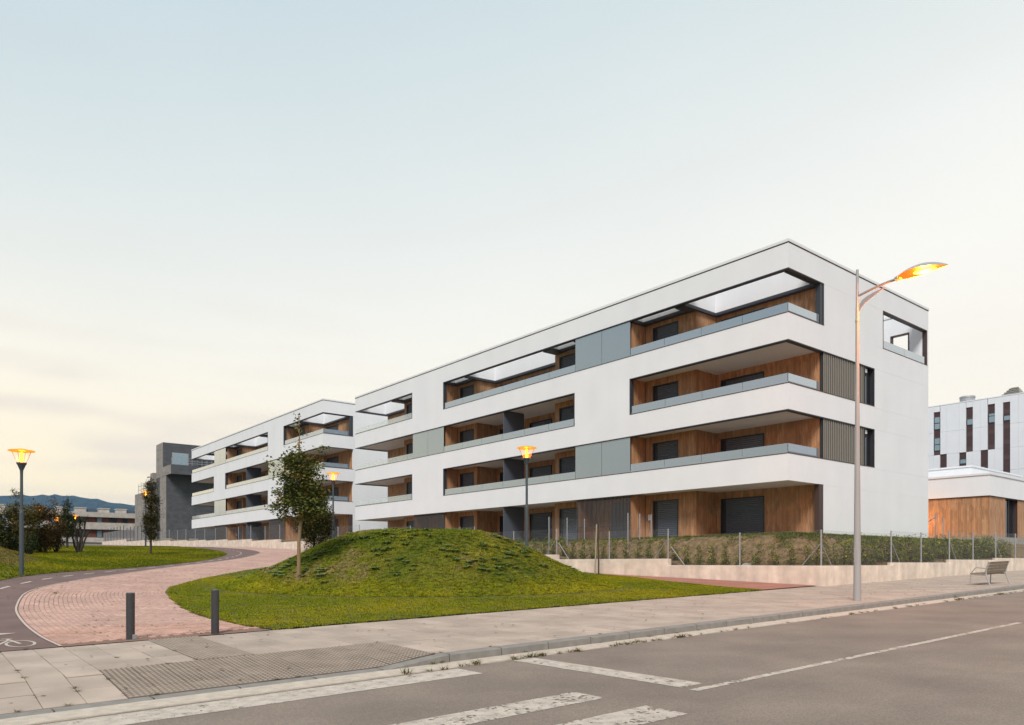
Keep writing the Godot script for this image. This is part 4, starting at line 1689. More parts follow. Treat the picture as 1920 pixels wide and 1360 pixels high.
func build_striped_building() -> void:
	var o := thing("office_building", "white panelled building with tall maroon window strips behind the pavilion", "building")
	var U := 75.0
	var body := MB.new()
	vbox(body, U + 0.12, U + 16, 2.0, 16.2, -14.0, 60.0)
	put("body", body, M.core, o)
	# strips: [from w, to w, top, bottom, windows as [low, high]]
	var strips := [[29.12, 29.66, 15.72, 11.68, [[14.70, 15.22], [14.12, 14.62], [12.70, 13.25], [12.13, 12.63]]], [28.53, 29.08, 11.72, 10.2, []],
		[26.35, 26.89, 15.72, 11.71, [[14.15, 14.62]]], [26.91, 27.47, 11.70, 10.2, [[10.69, 11.05]]],
		[24.59, 25.13, 15.72, 11.70, [[14.68, 14.87], [14.11, 14.63]]], [25.17, 25.72, 11.72, 9.9, []], [23.41, 23.96, 15.71, 9.3, [[14.13, 14.50]]],
		[31.5, 32.05, 15.7, 11.7, []], [21.6, 22.15, 15.7, 11.7, []], [19.2, 19.75, 15.7, 11.7, []], [16.4, 16.95, 15.7, 9.4, []]]
	# cladding between the strips, each tall sheet separate
	var edges := [60.0, -14.0]
	for s in strips:
		edges.append(s[0]); edges.append(s[1])
	edges.sort()
	for i in edges.size() - 1:
		var a: float = edges[i]
		var b: float = edges[i + 1]
		if b - a < 0.06:
			continue
		var gaps := []
		for s in strips:
			if (a + b) * 0.5 > s[0] and (a + b) * 0.5 < s[1]:
				gaps.append([s[3], s[2]])
		var y := 2.0
		for yy in [7.75, 9.76, 11.70, 13.78, 16.24]:
			var y0: float = y
			var y1: float = yy - 0.012
			var parts := [[y0, y1]]
			for g in gaps:
				var np := []
				for p in parts:
					if g[0] > p[0] + 0.02:
						np.append([p[0], minf(p[1], g[0])])
					if g[1] < p[1] - 0.02:
						np.append([maxf(p[0], g[1]), p[1]])
				parts = np
			for p in parts:
				if p[1] - p[0] < 0.02:
					continue
				var n := maxi(1, int(round((b - a) / 0.75)))
				for k in n:
					var mb := MB.new()
					vbox(mb, U - 0.03, U + 0.13, p[0], p[1], lerpf(a, b, float(k) / n) + 0.004, lerpf(a, b, float(k + 1) / n) - 0.004)
					put("cladding_panel", mb, M.clad, o)
			y = yy
	for s in strips:
		var st := MB.new()
		vbox(st, U + 0.05, U + 0.12, s[3], s[2], s[0], s[1])
		var strip := put("window_strip", st, M.maroon, o)
		var bands := MB.new()
		var y: float = s[3] + 0.45
		while y < s[2] - 0.1:
			vbox(bands, U + 0.03, U + 0.06, y, y + 0.035, s[0] + 0.01, s[1] - 0.01)
			vbox(bands, U + 0.035, U + 0.055, y - 0.42, y - 0.04, s[0] + 0.01, s[1] - 0.01)
			y += 1.35
		put("infill_panel", bands, M.maroon2, strip)
		for h in s[4]:
			var fr := MB.new()
			vbox(fr, U + 0.0, U + 0.045, h[0] - 0.06, h[1] + 0.04, s[0] + 0.01, s[1] - 0.01)
			put("window_frame", fr, M.frame, strip)
			var pn := MB.new()
			vbox(pn, U - 0.012, U + 0.0, h[0], h[1], s[0] + 0.015, s[1] - 0.08)
			put("pane", pn, M.skyglass, strip)
	var cap := MB.new()
	vbox(cap, U - 0.05, U + 16, 16.25, 16.33, -14.0, 60.0)
	put("coping", cap, M.coping, o)
	var vent := MB.new()
	vent.lathe(V(U + 1.4, 16.2, 27.3), [Vector2(0.0, 0.0), Vector2(0.62, 0.0), Vector2(0.62, 0.62), Vector2(0.66, 0.64), Vector2(0.64, 0.78), Vector2(0.0, 0.8)], 20)
	put("roof_vent", vent, M.galv, o)
	var sol := MB.new()
	sol.quad(V(U + 0.8, 16.33, 24.5), V(U + 0.8, 16.33, 22.9), V(U + 2.0, 17.3, 23.4), V(U + 2.0, 17.3, 23.95), Vector3(-1, 1, 0))
	sol.tri(V(U + 0.8, 16.33, 24.5), V(U + 3.2, 16.33, 24.5), V(U + 2.0, 17.3, 23.95), Vector3(0, 1, -1))
	sol.tri(V(U + 0.8, 16.33, 22.9), V(U + 3.2, 16.33, 22.9), V(U + 2.0, 17.3, 23.4), Vector3(0, 1, 1))
	for k in 4:
		var t := 0.2 + 0.2 * k
		var y := 16.36 + 0.95 * t
		sol.box(V(U + 0.74 + 1.2 * t, y, 24.5 - 0.55 * t), V(U + 0.8 + 1.2 * t, y + 0.06, 22.9 + 0.5 * t))
	put("skylight", sol, M.slat, o)

func build_tower() -> void:
	var o := thing("slate_tower", "dark slate clad tower with a projecting top storey behind the farther block", "building")
	var U := 32.0
	var W := 125.0
	# [name, material, u0, u1, y0, y1, w0, w1]
	var dark := MB.new()
	vbox(dark, U, U + 14, 4.0, 15.3, W, W + 12)
	put("shaft", dark, M.slate, o)
	var pale := MB.new()
	vbox(pale, U - 0.03, U - 0.005, 4.5, 15.25, W + 0.02, W + 3.6)
	vbox(pale, U - 0.03, U - 0.005, 4.5, 13.5, W + 5.6, W + 11.9)
	put("side_lit_sheet", pale, M.slate_lit, o)  # paler sheet over the side, its brighter light painted in
	var topm := MB.new()
	vbox(topm, U + 0.0, U + 9.0, 15.32, 20.7, W + 1.9, W + 5.9)
	put("top_storey", topm, M.slate, o)
	var tp := MB.new()
	vbox(tp, U - 0.03, U - 0.005, 15.3, 20.68, W + 1.92, W + 5.88)
	put("top_storey_side", tp, M.slate_lit, o)  # the glow on this side is in the sheet's colour
	var box2 := MB.new()
	vbox(box2, U + 9.05, U + 14.0, 17.0, 21.5, W + 3.0, W + 9.0)
	put("lift_housing", box2, M.slate, o)
	# balcony slab that projects towards the street
	var bal := MB.new()
	vbox(bal, U - 0.01, U + 16, 15.31, 16.75, W - 2.7, W + 1.88)
	put("balcony", bal, M.slate, o)
	var bs := MB.new()
	vbox(bs, U - 0.04, U - 0.015, 15.33, 16.74, W - 2.68, W + 1.88)
	put("balcony_side", bs, M.slate_lit, o)
	var rails := MB.new()
	for k in 14:
		vbox(rails, U + 0.15 + k * 0.75, U + 0.2 + k * 0.75, 16.75, 17.9, W - 2.4, W - 2.35)
	for y in [17.1, 17.45, 17.85]:
		vbox(rails, U + 0.15, U + 10.0, y, y + 0.05, W - 2.42, W - 2.37)
	put("balcony_rail", rails, M.galv, o)
	# windows of the top storey
	for q in [[1.35, 3.85, 16.9, 19.2], [5.0, 6.2, 16.9, 19.0], [7.0, 8.4, 16.9, 19.0]]:
		var fr := MB.new()
		vbox(fr, U + q[0], U + q[1], q[2], q[3], W + 1.84, W + 1.9)
		var wn := put("window", fr, M.ply if q[0] < 2.0 else M.frame, o)
		var pn := MB.new()
		vbox(pn, U + q[0] + 0.1, U + q[1] - 0.1, q[2] + 0.1, q[3] - 0.1, W + 1.81, W + 1.84)
		put("pane", pn, M.skyglass if q[0] < 2.0 else M.pane, wn)
	# side windows and ledge
	for q in [[4.9, 5.5, 11.0, 13.5], [4.0, 5.2, 7.2, 10.6], [4.2, 5.0, 5.0, 6.6], [4.9, 5.4, 13.9, 14.7]]:
		var fr := MB.new()
		vbox(fr, U - 0.045, U - 0.02, q[2], q[3], W + q[0], W + q[1])
		put("window", fr, M.frame, o)
	var ledge := MB.new()
	vbox(ledge, U - 0.5, U, 14.7, 16.2, W + 5.9, W + 7.6)
	put("side_balcony", ledge, M.slate_lit, o)
	var wing := MB.new()
	vbox(wing, U - 0.3, U + 8, 4.0, 13.55, W + 6.2, W + 19.0)
	put("rear_wing", wing, M.slate_lit, o)
	var sc := MB.new()
	for k in 7:
		var w := W + 6.4 + k * 1.7
		vbox(sc, U - 0.25, U - 0.18, 13.5, 15.2 + 0.25 * (k % 2), w, w + 0.07)
	for y in [14.1, 14.75]:
		vbox(sc, U - 0.25, U - 0.2, y, y + 0.06, W + 6.3, W + 17.0)
	put("scaffold_rail", sc, M.galv, o)
	# rough building ground at its foot
	var gr := MB.new()
	for k in 9:
		var u := 27.5 + 1.2 * k
		gr.box(V(u, 3.6, 112.0 + (k % 3)), V(u + 1.0, 4.9 + 0.25 * sin(k * 2.1), 113.2 + (k % 3)))
	var rub := put("rubble", gr, M.grey_concrete, self, "stuff")
	tag(rub, "grey building rubble behind the fence at the foot of the tower", "rubble")

func build_brick_building() -> void:
	var o := thing("row_house_block", "long low brick and white rendered building far beyond the lawn", "building")
	var W := 165.0
	var a := 10.0
	var b := 58.0
	var brick := MB.new()
	vbox(brick, a, b, 3.5, 11.2, W + 0.3, W + 14)
	put("brick_wall", brick, M.brick, o)
	for q in [[5.6, 6.55, 0.0], [8.15, 9.5, -0.3], [10.55, 11.5, -0.4]]:
		var bd := MB.new()
		vbox(bd, a - 0.5, b + 0.5, q[0], q[1], W + q[2], W + 14.2)
		put("rendered_band", bd, M.render, o)
	var st := MB.new()
	vbox(st, a, b, 3.4, 5.5, W + 0.2, W + 0.32)
	put("stone_base", st, M.grey_concrete, o)
	var u := a + 1.0
	var k := 0
	while u < b - 2.0:
		for q in [[6.55, 8.0], [9.5, 10.5]]:
			var w := 1.0 if k % 2 else 1.3
			var mb := MB.new()
			vbox(mb, u, u + w, q[0], q[1], W + 0.22, W + 0.3)
			var fr := put("window", mb, M.frame, o)
			var pn := MB.new()
			vbox(pn, u + 0.1, u + w - 0.1, q[0] + 0.1, q[1] - 0.1, W + 0.19, W + 0.22)
			put("pane", pn, M.skyglass if k % 3 == 1 else M.pane, fr)
		u += 2.3 if k % 3 else 3.1
		k += 1
	for q in [13.0, 22.9, 26.1, 30.2, 33.3, 37.0, 43.0]:
		var ch := MB.new()
		vbox(ch, q, q + 1.7, 11.5, 12.25, W + 1.0, W + 3.0)
		vbox(ch, q - 0.12, q + 1.82, 12.25, 12.42, W + 0.9, W + 3.1)
		put("roof_turret", ch, M.render, o)
	for q in [28.2, 35.2, 40.0]:
		var sp := MB.new()
		sp.quad(V(q, 11.5, W + 1.0), V(q + 1.6, 11.5, W + 1.0), V(q + 1.6, 12.3, W + 2.2), V(q, 12.3, W + 2.2), Vector3(0, 1, 1))
		sp.quad(V(q, 11.5, W + 2.3), V(q + 1.6, 11.5, W + 2.3), V(q + 1.6, 12.3, W + 2.2), V(q, 12.3, W + 2.2), Vector3(0, 0, -1))
		put("solar_panel", sp, M.solar, o)

func build_hills() -> void:
	# two wooded ridges, heights taken from the skyline
	ridge("hill", 2600.0, [-70, 190, -45, 200, -36, 222, -34.2, 228, -33.2, 231, -32, 233, -30.5, 232, -29.2, 221, -28.0, 205, -26.5, 199, -24.5, 170, -20, 120, -10, 80, 10, 70, 40, 70, 75, 60], 3)
	ridge("hill", 1900.0, [-60, 40, -34, 60, -31, 95, -29.3, 118, -28.2, 140, -27.0, 143, -25.5, 144, -23, 138, -15, 90, 0, 60, 40, 50, 75, 40], 9)

func ridge(called: String, dist: float, line: Array, seed_: int) -> void:
	var f := FastNoiseLite.new()
	f.seed = seed_
	f.frequency = 0.012
	f.fractal_octaves = 4
	var mb := MB.new()
	var rows := 16
	var cols := 420
	var grid := []
	var nr := []
	for i in cols + 1:
		var az: float = lerpf(line[0], line[line.size() - 2], float(i) / cols)
		var k := 0
		while k < line.size() - 4 and az > line[k + 2]:
			k += 2
		var h := lerpf(line[k + 1], line[k + 3], smoothstep(0, 1, clampf((az - line[k]) / (line[k + 2] - line[k]), 0, 1)))
		var dir := deg_to_rad(az)
		var col := []
		for j in rows + 1:
			var t := float(j) / rows
			var d := dist / cos(dir) * (1.0 - 0.38 * (1.0 - t))
			var x := sin(dir) * d
			var z := cos(dir) * d
			var u := cC * x + cS * z
			var w := -cS * x + cC * z
			var y := (h + 3.0) * pow(t, 0.8) * (1.0 + 0.10 * (1.0 - t) * f.get_noise_2d(u * 0.25, w * 0.25)) + (7.0 * f.get_noise_2d(u, w) + 5.0 * f.get_noise_2d(u * 5.0, w * 5.0)) * minf(t * 4.0, 1.0) - 5.0 * (1.0 - t)
			col.append(V(u, y, w))
		grid.append(col)
	for i in cols:
		for j in rows:
			mb.quad(grid[i][j], grid[i + 1][j], grid[i + 1][j + 1], grid[i][j + 1], Vector3.UP)
	var o := structure(called, mb, M.hill)
	o.name = numbered(called)

# ------------------------------------------------------------------ lamps
func omni(called: String, at: Vector3, energy: float, size: float) -> void:
	var l := OmniLight3D.new()
	l.name = called
	l.light_color = Color(1.0, 0.52, 0.12)
	l.light_energy = energy
	l.light_size = size
	l.omni_range = 60.0
	l.omni_attenuation = 2.0
	l.shadow_enabled = true
	add_child(l, true)
	l.position = at

func build_street_lamp() -> void:
	var u := 20.48
	var w := 10.08
	var g := ground_h(u, w)
	var o := thing("street_lamp", "tall grey tapered street lamp with lit leaf shaped head over the road", "street lamp", V(u, g, w))
	var pole := MB.new()
	pole.lathe(Vector3.ZERO, [Vector2(0.102, 0.0), Vector2(0.090, 1.4), Vector2(0.064, 4.5), Vector2(0.050, 6.3), Vector2(0.046, 7.75), Vector2(0.044, 8.1)], 24)
	put("pole", pole, M.pole, o)
	var col := MB.new()
	col.lathe(Vector3.ZERO, [Vector2(0.056, 7.70), Vector2(0.056, 7.76), Vector2(0.042, 7.8), Vector2(0.036, 9.14), Vector2(0.0, 9.16)], 20)
	put("upper_tube", col, M.pole, o)
	var hatch := MB.new()
	hatch.bevel_box(Vector3(-0.097, 1.05, -0.04), Vector3(-0.085, 1.45, 0.04), 0.004)
	put("hatch", hatch, M.pole, o)
	# arm reaches over the road (towards +z here)
	var arm := MB.new()
	var p := []
	var r := []
	for k in 9:
		var t := k / 8.0
		p.append(Vector3(0, 8.42 + 0.16 * sin(t * PI * 0.5), 0.05 + 1.1 * t))
		r.append(0.034)
	arm.tube(p, r, 10)
	put("arm", arm, M.pole, o)
	var strut := MB.new()
	for k in 8:
		var a0 := k / 8.0
		var a1 := (k + 1) / 8.0
		var y0 := lerpf(7.98, 8.44, pow(a0, 0.6))
		var y1 := lerpf(7.98, 8.44, pow(a1, 0.6))
		var th0 := 0.18 * (1.0 - a0) + 0.01
		var th1 := 0.18 * (1.0 - a1) + 0.01
		var z0 := 0.06 + 0.72 * a0
		var z1 := 0.06 + 0.72 * a1
		for x in [-0.012, 0.012]:
			strut.quad(Vector3(x, y0, z0), Vector3(x, y1, z1), Vector3(x, y1 + th1, z1), Vector3(x, y0 + th0, z0), Vector3(x, 0, 0))
		strut.quad(Vector3(-0.012, y0, z0), Vector3(0.012, y0, z0), Vector3(0.012, y1, z1), Vector3(-0.012, y1, z1), Vector3.DOWN)
	put("strut", strut, M.pole, o)
	# head: a leaf shaped shell, open below, with the lit bowl under it
	var head := MB.new()
	var z0 := 1.1
	var l := 1.22
	var n := 18
	var shell := func(t: float, s: float) -> Vector3:
		var wd := 0.30 * pow(sin(PI * pow(clampf(t, 0.0, 1.0), 0.72)), 0.75) + 0.035 * (1.0 - t)
		var crown := 0.16 * pow(sin(PI * clampf(0.06 + 0.92 * t, 0, 1)), 0.8)
		var base := 8.57 + 0.07 * sin(PI * t * 0.8) - 0.05 * t * t
		return Vector3(wd * s, base + crown * (1.0 - s * s), z0 + l * t)
	for i in n:
		for j in 12:
			var s0 := -1.0 + j / 6.0
			var s1 := -1.0 + (j + 1) / 6.0
			var q := [shell.call(i / float(n), s0), shell.call((i + 1) / float(n), s0), shell.call((i + 1) / float(n), s1), shell.call(i / float(n), s1)]
			head.quad(q[0], q[1], q[2], q[3], Vector3.UP)
	# collar
	head.tube([Vector3(0, 8.58, 1.02), Vector3(0, 8.60, 1.16)], [0.06, 0.075], 12)
	put("lamp_head", head, M.pole, o)
	var under := MB.new()
	for i in n:
		for j in 6:
			var s0 := -1.0 + j / 3.0
			var s1 := -1.0 + (j + 1) / 3.0
			var fl := func(t: float, s: float) -> Vector3:
				var v: Vector3 = shell.call(t, s)
				v.x *= 0.985
				v.y = (shell.call(t, 1.0) as Vector3).y + 0.004 - 0.035 * (1.0 - s * s) * sin(PI * t)
				return v
			under.quad(fl.call(i / float(n), s0), fl.call((i + 1) / float(n), s0), fl.call((i + 1) / float(n), s1), fl.call(i / float(n), s1), Vector3.DOWN)
	put("lamp_reflector", under, M.reflector, o)
	var bowl := MB.new()
	for i in 12:
		for j in 10:
			var f := func(ti: float, tj: float) -> Vector3:
				var a := PI * ti
				var b := PI * tj
				return Vector3(0.15 * sin(a) * cos(b), 8.615 - 0.075 * sin(a) * sin(b), z0 + 0.66 - 0.30 * cos(a))
			bowl.quad(f.call(i / 12.0, j / 10.0), f.call((i + 1) / 12.0, j / 10.0), f.call((i + 1) / 12.0, (j + 1) / 10.0), f.call(i / 12.0, (j + 1) / 10.0), Vector3.DOWN)
	put("lamp_bowl", bowl, M.glow, o)
	omni("street_lamp_light", V(u, g + 8.46, w - z0 - 0.66), 10.0, 0.12)

func park_lamp_model(o: Node3D, tall: float) -> void:
	var post := MB.new()
	post.lathe(Vector3.ZERO, [Vector2(0.072, 0.0), Vector2(0.070, tall * 0.5), Vector2(0.05, tall * 0.52), Vector2(0.046, tall - 0.80), Vector2(0.05, tall - 0.78)], 16)
	put("post", post, M.lamp_post, o)
	var cup := MB.new()
	cup.lathe(Vector3.ZERO, [Vector2(0.048, tall - 0.86), Vector2(0.055, tall - 0.74), Vector2(0.13, tall - 0.55), Vector2(0.155, tall - 0.52), Vector2(0.155, tall - 0.47), Vector2(0.0, tall - 0.46)], 18)
	put("lamp_cup", cup, M.lamp_post, o)
	var glass := MB.new()
	glass.lathe(Vector3.ZERO, [Vector2(0.15, tall - 0.46), Vector2(0.30, tall - 0.09)], 20)
	put("lamp_glass", glass, M.lampglass, o)
	var ribs := MB.new()
	for k in 4:
		var a := TAU * k / 4.0 + 0.5
		var d := Vector3(cos(a), 0, sin(a))
		ribs.tube([d * 0.15 + Vector3.UP * (tall - 0.47), d * 0.305 + Vector3.UP * (tall - 0.085)], [0.007, 0.007], 6)
	put("lamp_rib", ribs, M.brown, o)
	var bulb := MB.new()
	bulb.lathe(Vector3.ZERO, [Vector2(0.0, tall - 0.46), Vector2(0.06, tall - 0.44), Vector2(0.06, tall - 0.22), Vector2(0.045, tall - 0.12), Vector2(0.0, tall - 0.1)], 14)
	put("lamp_bulb", bulb, M.glow, o)
	var disc := MB.new()
	disc.lathe(Vector3.ZERO, [Vector2(0.0, tall - 0.085), Vector2(0.30, tall - 0.085), Vector2(0.405, tall - 0.075), Vector2(0.412, tall - 0.06), Vector2(0.40, tall - 0.048), Vector2(0.14, tall - 0.02), Vector2(0.12, tall + 0.005), Vector2(0.0, tall + 0.012)], 28)
	put("lamp_disc", disc, M.amber, o)

func build_park_lamps() -> void:
	# [u, w, top y, label]
	var spots := [[3.24, 31.2, 5.62, "dark park lamp standing on the grass bank at the left edge"], [19.7, 23.3, 6.37, "lit park lamp rising behind the grass mound"],
		[19.6, 40.75, 6.95, "lit park lamp just right of the maple crown"], [16.3, 70.2, 7.85, "lit park lamp beside the columnar tree below the tower"],
		[15.2, 97.2, 7.05, "small distant park lamp in front of the long brick building"], [9.9, 82.0, 6.9, "distant park lamp glowing through the top of the bushes"], [12.0, 86.9, 6.2, "distant park lamp at the right side of the bushes"]]
	for k in spots.size():
		var s: Array = spots[k]
		var g := ground_h(s[0], s[1]) - 0.02
		var o := thing("park_lamp", s[3], "lamp", V(s[0], g, s[1]), 0.0, "park lamps along the path")
		park_lamp_model(o, s[2] - g)
		omni("park_lamp_light", V(s[0], s[2] - 0.28, s[1]), 0.5, 0.05)

# ------------------------------------------------------------------ bollards, bench
func build_bollards() -> void:
	var spots := [[3.12, 14.5, "dark round bollard at the path entrance with a small metal plate at its foot"], [4.52, 14.33, "dark round bollard at the path entrance beside the lawn corner"]]
	for k in 2:
		var s: Array = spots[k]
		var o := thing("bollard", s[2], "bollard", V(s[0], ground_h(s[0], s[1]), s[1]), 0.3, "bollards at the path entrance")
		var mb := MB.new()
		mb.lathe(Vector3.ZERO, [Vector2(0.071, -0.05), Vector2(0.071, 0.795), Vector2(0.066, 0.812), Vector2(0.06, 0.816), Vector2(0.0, 0.818)], 24)
		put("post", mb, M.bollard, o)
		if k == 0:
			var pl := MB.new()
			pl.bevel_box(Vector3(-0.005, 0.0, 0.068), Vector3(0.075, 0.08, 0.082), 0.004)
			put("foot_plate", pl, M.galv, o)
		else:
			var ring := MB.new()
			ring.lathe(Vector3.ZERO, [Vector2(0.0, 0.8185), Vector2(0.055, 0.8185)], 20)
			put("cap", ring, M.galv, o)

func build_bench() -> void:
	var g := 0.83
	var o := thing("bench", "wood slatted bench with metal arms facing the retaining wall", "bench", V(31.27, g, 10.4))
	# local: x along the street, z towards the road; the back is on the road side
	for x in [-0.98, 0.98]:
		var y: float = 0.0222 * x
		var fr := MB.new()
		fr.tube([Vector3(x, y, -0.33), Vector3(x, 0.44 + y, -0.31)], [0.022, 0.022], 8)
		put("leg", fr, M.steel, o)
		var bk := MB.new()
		bk.tube([Vector3(x, y, 0.32), Vector3(x, 0.40 + y, 0.18), Vector3(x, 0.60 + y, 0.20), Vector3(x, 0.87 + y, 0.30)], [0.024, 0.026, 0.024, 0.02], 8)
		put("leg", bk, M.steel, o)
		var st := MB.new()
		st.tube([Vector3(x, 0.42 + y, -0.31), Vector3(x, 0.39 + y, 0.18)], [0.022, 0.022], 8)
		put("seat_bearer", st, M.steel, o)
		var ar := MB.new()
		ar.tube([Vector3(x, 0.43 + y, -0.32), Vector3(x, 0.655 + y, -0.16), Vector3(x, 0.665 + y, -0.1), Vector3(x, 0.63 + y, 0.21)], [0.018, 0.018, 0.018, 0.016], 8)
		put("arm", ar, M.steel, o)
		for z in [-0.33, 0.32]:
			var ft := MB.new()
			ft.bevel_box(Vector3(x - 0.05, y - 0.005, z - 0.05), Vector3(x + 0.05, y + 0.012, z + 0.05), 0.003)
			put("foot", ft, M.steel, o)
	for k in 4:
		var z := -0.28 + 0.118 * k
		var s := MB.new()
		s.obox(Vector3(0, 0.445 - 0.008 * k, z), Vector3(1.0, 0.0222, 0), Vector3(0, 0.018, 0), Vector3(0, -0.002, 0.05))
		put("seat_slat", s, M.bench_wood, o)
	for k in 4:
		var t := k / 3.0
		var s := MB.new()
		s.obox(Vector3(0, 0.50 + 0.32 * t, 0.165 + 0.095 * t), Vector3(1.0, 0.0222, 0), Vector3(0, 0.045, 0.012), Vector3(0, -0.004, 0.016))
		put("back_slat", s, M.bench_wood, o)

# ------------------------------------------------------------------ trees and shrubs
func leaf_mesh(mb: MB, at: Vector3, size: float, lobes: int) -> void:
	# one leaf, folded along its midrib; lobed ones have five points
	var d := Vector3(rng.randfn(0, 1), rng.randfn(-0.25, 0.6), rng.randfn(0, 1)).normalized()
	var nn := Vector3(rng.randfn(0, 0.55), 1.0, rng.randfn(0, 0.55)).normalized()
	var s := d.cross(nn).normalized() * size
	nn = s.cross(d).normalized()
	var l := d * size
	if lobes == 0:
		mb.tri(at, at + l * 0.5 + s * 0.32 + nn * size * 0.06, at + l, nn)
		mb.tri(at, at + l, at + l * 0.5 - s * 0.32 + nn * size * 0.06, nn)
		return
	var droop := -nn * size * 0.12
	mb.tri(at, at + l * 0.25 + s * 0.6 + droop, at + l * 0.55 + s * 0.25, nn)
	mb.tri(at, at + l * 0.25 - s * 0.6 + droop, at + l * 0.55 - s * 0.25, nn)
	mb.tri(at, at + l * 0.55 + s * 0.25, at + l * 1.05, nn)
	mb.tri(at, at + l * 1.05, at + l * 0.55 - s * 0.25, nn)

func crown_of(clumps: Array, density: float, size: float, lobes: int, c0: Color, c1: Color, odd: Color, hollow := 0.35) -> MB:
	# clumps: [x, y, z, rx, ry]; leaves gather towards each clump's outside, in sprays
	var mb := MB.new()
	for c in clumps:
		var o := Vector3(c[0], c[1], c[2])
		var n := int(density * c[3] * c[3] * c[4])
		n = maxi(n, 6)
		var sprays := maxi(2, n / 7)
		var left := n
		for k in sprays:
			var d := Vector3(rng.randfn(0, 1), rng.randfn(0, 1), rng.randfn(0, 1)).normalized()
			var rr := lerpf(hollow, 1.08, pow(rng.randf(), 0.6))
			var p := o + Vector3(d.x * c[3], d.y * c[4], d.z * c[3]) * rr
			var tone := rng.randf_range(0.55, 1.25)
			var mixed := c0.lerp(c1, rng.randf())
			if rng.randf() < 0.045:
				mixed = odd
			for i in 7:
				var q := p + Vector3(rng.randfn(0, 1), rng.randfn(0, 0.8), rng.randfn(0, 1)) * size * 0.95
				mb.col = mixed * tone * rng.randf_range(0.8, 1.2)
				leaf_mesh(mb, q, size * rng.randf_range(0.75, 1.25), lobes)
	return mb

func limb(mb: MB, a: Vector3, b: Vector3, r0: float, r1: float, wob := 0.06) -> void:
	var p := []
	var r := []
	for k in 6:
		var t := k / 5.0
		var q := a.lerp(b, t)
		if k > 0 and k < 5:
			q += Vector3(rng.randfn(0, 1), 0, rng.randfn(0, 1)) * wob * a.distance_to(b) * 0.3
		p.append(q)
		r.append(lerpf(r0, r1, t))
	mb.tube(p, r, 7)

